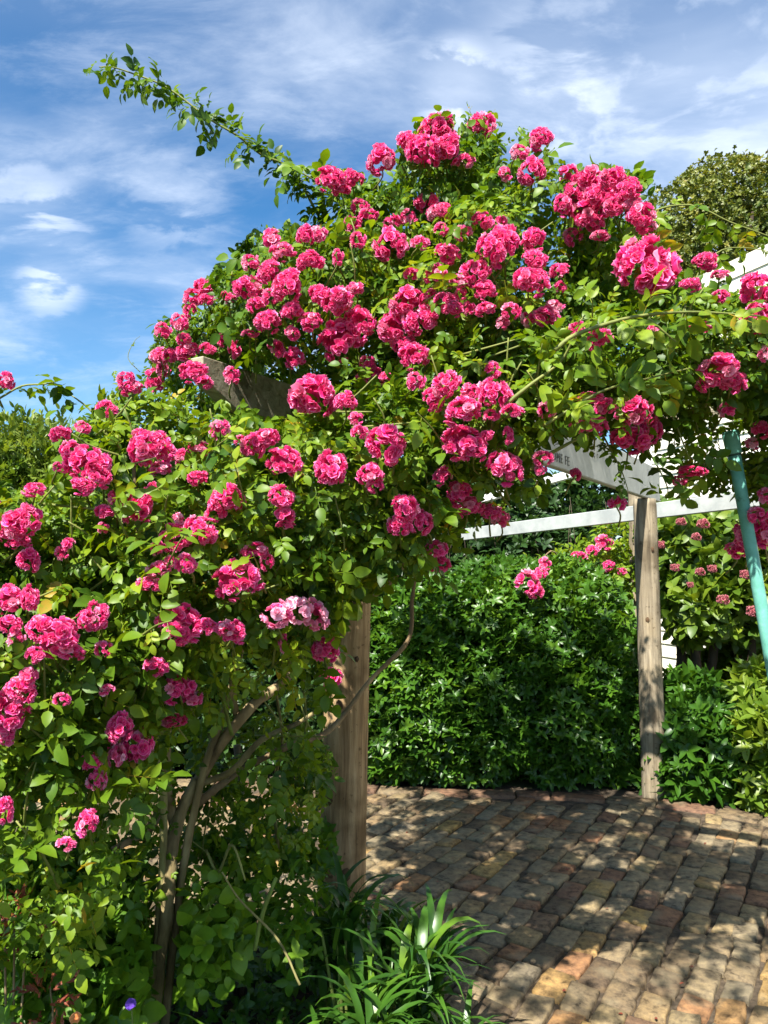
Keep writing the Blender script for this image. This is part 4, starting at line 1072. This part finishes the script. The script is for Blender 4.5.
strap_plant(330, 985, 2.72, 60, .32, .0125, "strap-leaved plant just left of the thick timber post's base", .30, .42, 8)
strap_plant(392, 985, 2.7, 50, .30, .012, "strap-leaved plant right of the thick timber post, its leaves falling on the bricks", .30, .38, 9)
sp = empty("strap_leaf_plant", tuple(at(652, 760, 5.5) * [1, 1, 0]), "yellow-green strap leaves upright beside the foot of the far post", "plant")
b = MB(); r = np.random.default_rng(77)
for k in range(12): strap_leaf(b, np.array([sp.location.x + r.normal(0, .04), sp.location.y, .02]), r.uniform(0, 6.28), r.uniform(.5, .9), .014, math.radians(r.uniform(20, 80)), .85, r)
b.obj("leaves", M['strap_leaf'], sp)

# leafy under-planting in the bed
TRUNKF = lambda P: (lambda q: ~(inpoly(q[0], q[1], TRUNK_X) & (q[2] < 2.36)))(proj(P))
def clump(name, px, py, d, rx, ry, rd, mat, temps, dens, size, label, cat, tint=.5, **kw):
    c = at(px, py, d); o = empty(name, (c[0], c[1], 0.02), label, cat)
    mass("foliage", M[mat], temps, [sc(px, py, d, rx, ry, rd)] + kw.pop('extra', []), dens, size, o, tint, filt=TRUNKF, **kw)
    return o
clump("leafy_plant", 95, 940, 2.35, 105, 80, .3, 'bed_leaf', T_WH3, 1100, .036, "bushy plant with small rounded green leaves under the left of the rose", "plant", .55, extra=[sc(20, 990, 2.2, 60, 50, .25), sc(60, 890, 2.3, 70, 40, .25)], shell=.75)
clump("broadleaf_plant", 205, 930, 2.3, 38, 50, .18, 'bed_leaf', [(*leaflet(.42, .05, .3), np.zeros(11))], 1300, .042, "broad bright green leaves in a clump right beside the main rose cane", "plant", .75, shell=.8)
clump("leafy_plant", 145, 985, 2.2, 36, 30, .15, 'bed_leaf', [(*leaflet(.42, .05, .3), np.zeros(11))], 700, .06, "bright broad-leaved plant around the purple flower at the cane's foot", "plant", .7, shell=.8)
clump("leafy_plant", 265, 915, 2.55, 65, 50, .25, 'bed_leaf', T_WH3, 420, .036, "small-leaved green plant left of the thick timber post", "plant", .45, extra=[sc(228, 850, 2.75, 50, 36, .22), sc(290, 840, 3.0, 40, 30, .2), sc(316, 850, 2.9, 22, 26, .15)], shell=.85)
# stuff on the soil
n = 5200
gp = np.stack([rng.uniform(-2.6, .30, n), rng.uniform(1.6, 3.25, n), rng.uniform(.02, .16, n)], 1)
gp = gp[inpoly(gp[:, 0] + .05, gp[:, 1], BED)]; n = len(gp)
tag(scatter("ground_cover", M['bed_leaf'], T_WH3, gp, rng.normal(0, 1, (n, 3)) * [1, 1, .5], np.array([-.2, -.3, .9]) + rng.normal(0, .4, (n, 3)), rng.uniform(.02, .045, n), np.clip(rng.normal(.3, .2, n), 0, .96)), kind="stuff")
# reddish plant bottom left
rp = empty("red_leaved_plant", tuple(at(18, 960, 2.0) * [1, 1, 0]), "rusty red feathery plant in the shade at the bottom left", "plant")
mass("foliage", M['red_leaf'], T_SPR, [sc(14, 930, 2.0, 24, 26, .06), sc(50, 1000, 1.95, 14, 24, .05)], 900, .05, rp, .5, shell=.9)
b = MB()
for (x, y) in ((14, 930), (5, 920), (24, 925), (50, 1000)): b.tube([np.array([rp.location.x, rp.location.y, -.02]), at(x, y + 40, 2.0), at(x, y - 15, 2.0)], [.003, .003, .0015], 5)
b.obj("stem", M['cane'], rp)
# small flowers
def small_flower(name, px, py, d, s, mat, label):
    c = at(px, py, d); o = empty(name, (c[0], c[1], .02), label, "flower")
    v, f, e = blossom(int(px), True); R = frame_from_z(np.array([.1, -.8, .6]), np.random.default_rng(2)); l, st = flat(f)
    link("petals", make_mesh("petals", (v * s) @ R + c, l, st, M[mat], True, {"edge": e, "tint": np.zeros(len(v))}), o)
    b = MB(); b.tube([(c[0], c[1] + .02, -.01), (c[0] + .01, c[1] + .02, c[2] * .5), tuple(c + [0, .004, -.004])], [.002, .002], 5, tint=.9); b.obj("stem", M['cane'], o)
small_flower("purple_flower", 131, 1004, 1.95, .013, 'purple', "single purple flower low in the bed beside the main rose cane")
small_flower("orange_flower", 76, 1018, 1.95, .013, 'orange', "single apricot orange flower at the bottom edge")
# thin stake between the canes
stk = MB(); g0 = at(240, 850, 2.9); stk.tube([(g0[0] + .01, 2.9, -.05), tuple(at(241, 800, 2.9)), tuple(at(237, 745, 2.9))], [.017, .016, .014], 9, .04)
tag(stk.obj("garden_stake", M['post_pale'], None), "thin pale wooden stake standing behind the rose canes", "stake")

# ------------------------------------------------------------------ sky, sun, render
SUN_EL, SUN_AZ = math.radians(51), math.radians(204)      # azimuth of the sun measured clockwise from +Y (behind left)
w = bpy.data.worlds.new("World"); scene.world = w; w.use_nodes = True
nt = w.node_tree; nt.nodes.clear()
out = N(nt, "ShaderNodeOutputWorld"); bg = N(nt, "ShaderNodeBackground"); bg.inputs[1].default_value = .062
sky = N(nt, "ShaderNodeTexSky", sky_type='NISHITA'); sky.sun_disc = False; sky.sun_elevation = SUN_EL; sky.sun_rotation = SUN_AZ
sky.air_density = 1.0; sky.dust_density = .6; sky.ozone_density = 2.5
tc = N(nt, "ShaderNodeTexCoord"); sep = N(nt, "ShaderNodeSeparateXYZ"); nt.links.new(tc.outputs["Generated"], sep.inputs[0])
def math_(op, a, b=None, clamp=False):
    m = N(nt, "ShaderNodeMath", operation=op); m.use_clamp = clamp
    for i, x in enumerate((a, b)):
        if x is None: continue
        if isinstance(x, (int, float)): m.inputs[i].default_value = x
        else: nt.links.new(x, m.inputs[i])
    return m.outputs[0]
zz = math_('ADD', math_('MAXIMUM', sep.outputs[2], 0.0), .22)
cmb = N(nt, "ShaderNodeCombineXYZ"); nt.links.new(math_('DIVIDE', sep.outputs[0], zz), cmb.inputs[0]); nt.links.new(math_('DIVIDE', sep.outputs[1], zz), cmb.inputs[1])
def noise(scale, detail, rough, dist, rot, stretch, lo, hi, loc=(0, 0, 0)):
    mp = N(nt, "ShaderNodeMapping"); mp.inputs["Rotation"].default_value = (0, 0, rot); mp.inputs["Scale"].default_value = stretch; mp.inputs["Location"].default_value = loc
    nt.links.new(cmb.outputs[0], mp.inputs[0])
    n_ = N(nt, "ShaderNodeTexNoise"); n_.inputs["Scale"].default_value = scale; n_.inputs["Detail"].default_value = detail; n_.inputs["Roughness"].default_value = rough; n_.inputs["Distortion"].default_value = dist
    nt.links.new(mp.outputs[0], n_.inputs["Vector"])
    mr = N(nt, "ShaderNodeMapRange", interpolation_type='SMOOTHSTEP'); mr.inputs[1].default_value = lo; mr.inputs[2].default_value = hi
    nt.links.new(n_.outputs["Fac"], mr.inputs[0]); return mr.outputs[0]
wisp = noise(1.9, 9, .60, .5, .9, (1.0, 1.5, 1), .42, .82)
soft = noise(.9, 5, .5, .3, .3, (1, 1.3, 1), .35, .72, (3, 1, 0))
right = N(nt, "ShaderNodeMapRange", interpolation_type='SMOOTHSTEP'); right.inputs[1].default_value = -.25; right.inputs[2].default_value = .42
nt.links.new(sep.outputs[0], right.inputs[0])
fine = noise(4.2, 9, .66, .35, 1.2, (1.0, 2.2, 1), .44, .80, (5, 2, 0))
cl = math_('ADD', math_('MULTIPLY', wisp, .40), math_('MULTIPLY', fine, .26))
cl = math_('ADD', cl, math_('MULTIPLY', soft, math_('ADD', math_('MULTIPLY', right.outputs[0], .56), .13)))
puff = noise(5.5, 8, .55, .4, 0, (1, 1.4, 1), .47, .58, (1, 2, 0))
for (px, py, rad, amt) in ((50, 288, .05, .55), (20, 195, .09, .34), (452, 84, .06, .8), (258, 80, .04, .4), (62, 232, .06, .3), (170, 205, .09, .28), (525, 110, .12, .3), (650, 60, .25, .25)):
    v = at(px, py, 1) - CAMP; v /= np.linalg.norm(v)
    vm = N(nt, "ShaderNodeVectorMath", operation='DISTANCE'); nt.links.new(tc.outputs["Generated"], vm.inputs[0]); vm.inputs[1].default_value = tuple(v)
    mr = N(nt, "ShaderNodeMapRange", interpolation_type='SMOOTHSTEP'); mr.inputs[1].default_value = rad; mr.inputs[2].default_value = rad * .2; mr.inputs[3].default_value = 0; mr.inputs[4].default_value = 1
    nt.links.new(vm.outputs["Value"], mr.inputs[0])
    cl = math_('ADD', cl, math_('MULTIPLY', math_('MULTIPLY', mr.outputs[0], amt), math_('ADD', math_('MULTIPLY', puff, .8), .2)))
cl = math_('MINIMUM', cl, .92)
mx = N(nt, "ShaderNodeMix", data_type='RGBA'); nt.links.new(cl, mx.inputs[0]); hs = N(nt, "ShaderNodeHueSaturation"); hs.inputs["Saturation"].default_value = 1.25; nt.links.new(sky.outputs[0], hs.inputs["Color"]); tn_ = N(nt, "ShaderNodeMix", data_type='RGBA', blend_type='MULTIPLY'); tn_.inputs[0].default_value = 1; tn_.inputs[7].default_value = (.80, 1.06, 1.10, 1)
nt.links.new(hs.outputs[0], tn_.inputs[6]); nt.links.new(tn_.outputs[2], mx.inputs[6]); mx.inputs[7].default_value = (6.2, 6.9, 8.0, 1)
nt.links.new(mx.outputs[2], bg.inputs[0]); nt.links.new(bg.outputs[0], out.inputs[0])

sl = bpy.data.lights.new("sun", 'SUN'); sl.energy = 5.0; sl.angle = math.radians(.53); sl.color = (1, .95, .87)
so = bpy.data.objects.new("sun", sl); col.objects.link(so)
sd = Vector((math.sin(SUN_AZ) * math.cos(SUN_EL), math.cos(SUN_AZ) * math.cos(SUN_EL), math.sin(SUN_EL)))
so.rotation_euler = sd.to_track_quat('Z', 'Y').to_euler(); so.location = (-8, -8, 14)

scene.view_settings.view_transform = 'Standard'; scene.view_settings.look = 'None'; scene.view_settings.gamma = 1
scene.view_settings.exposure = 1.5
scene.cycles.max_bounces = 7; scene.cycles.diffuse_bounces = 4; scene.cycles.transmission_bounces = 4; scene.cycles.glossy_bounces = 2
scene.cycles.sample_clamp_indirect = 6
scene.cycles.use_denoising = True
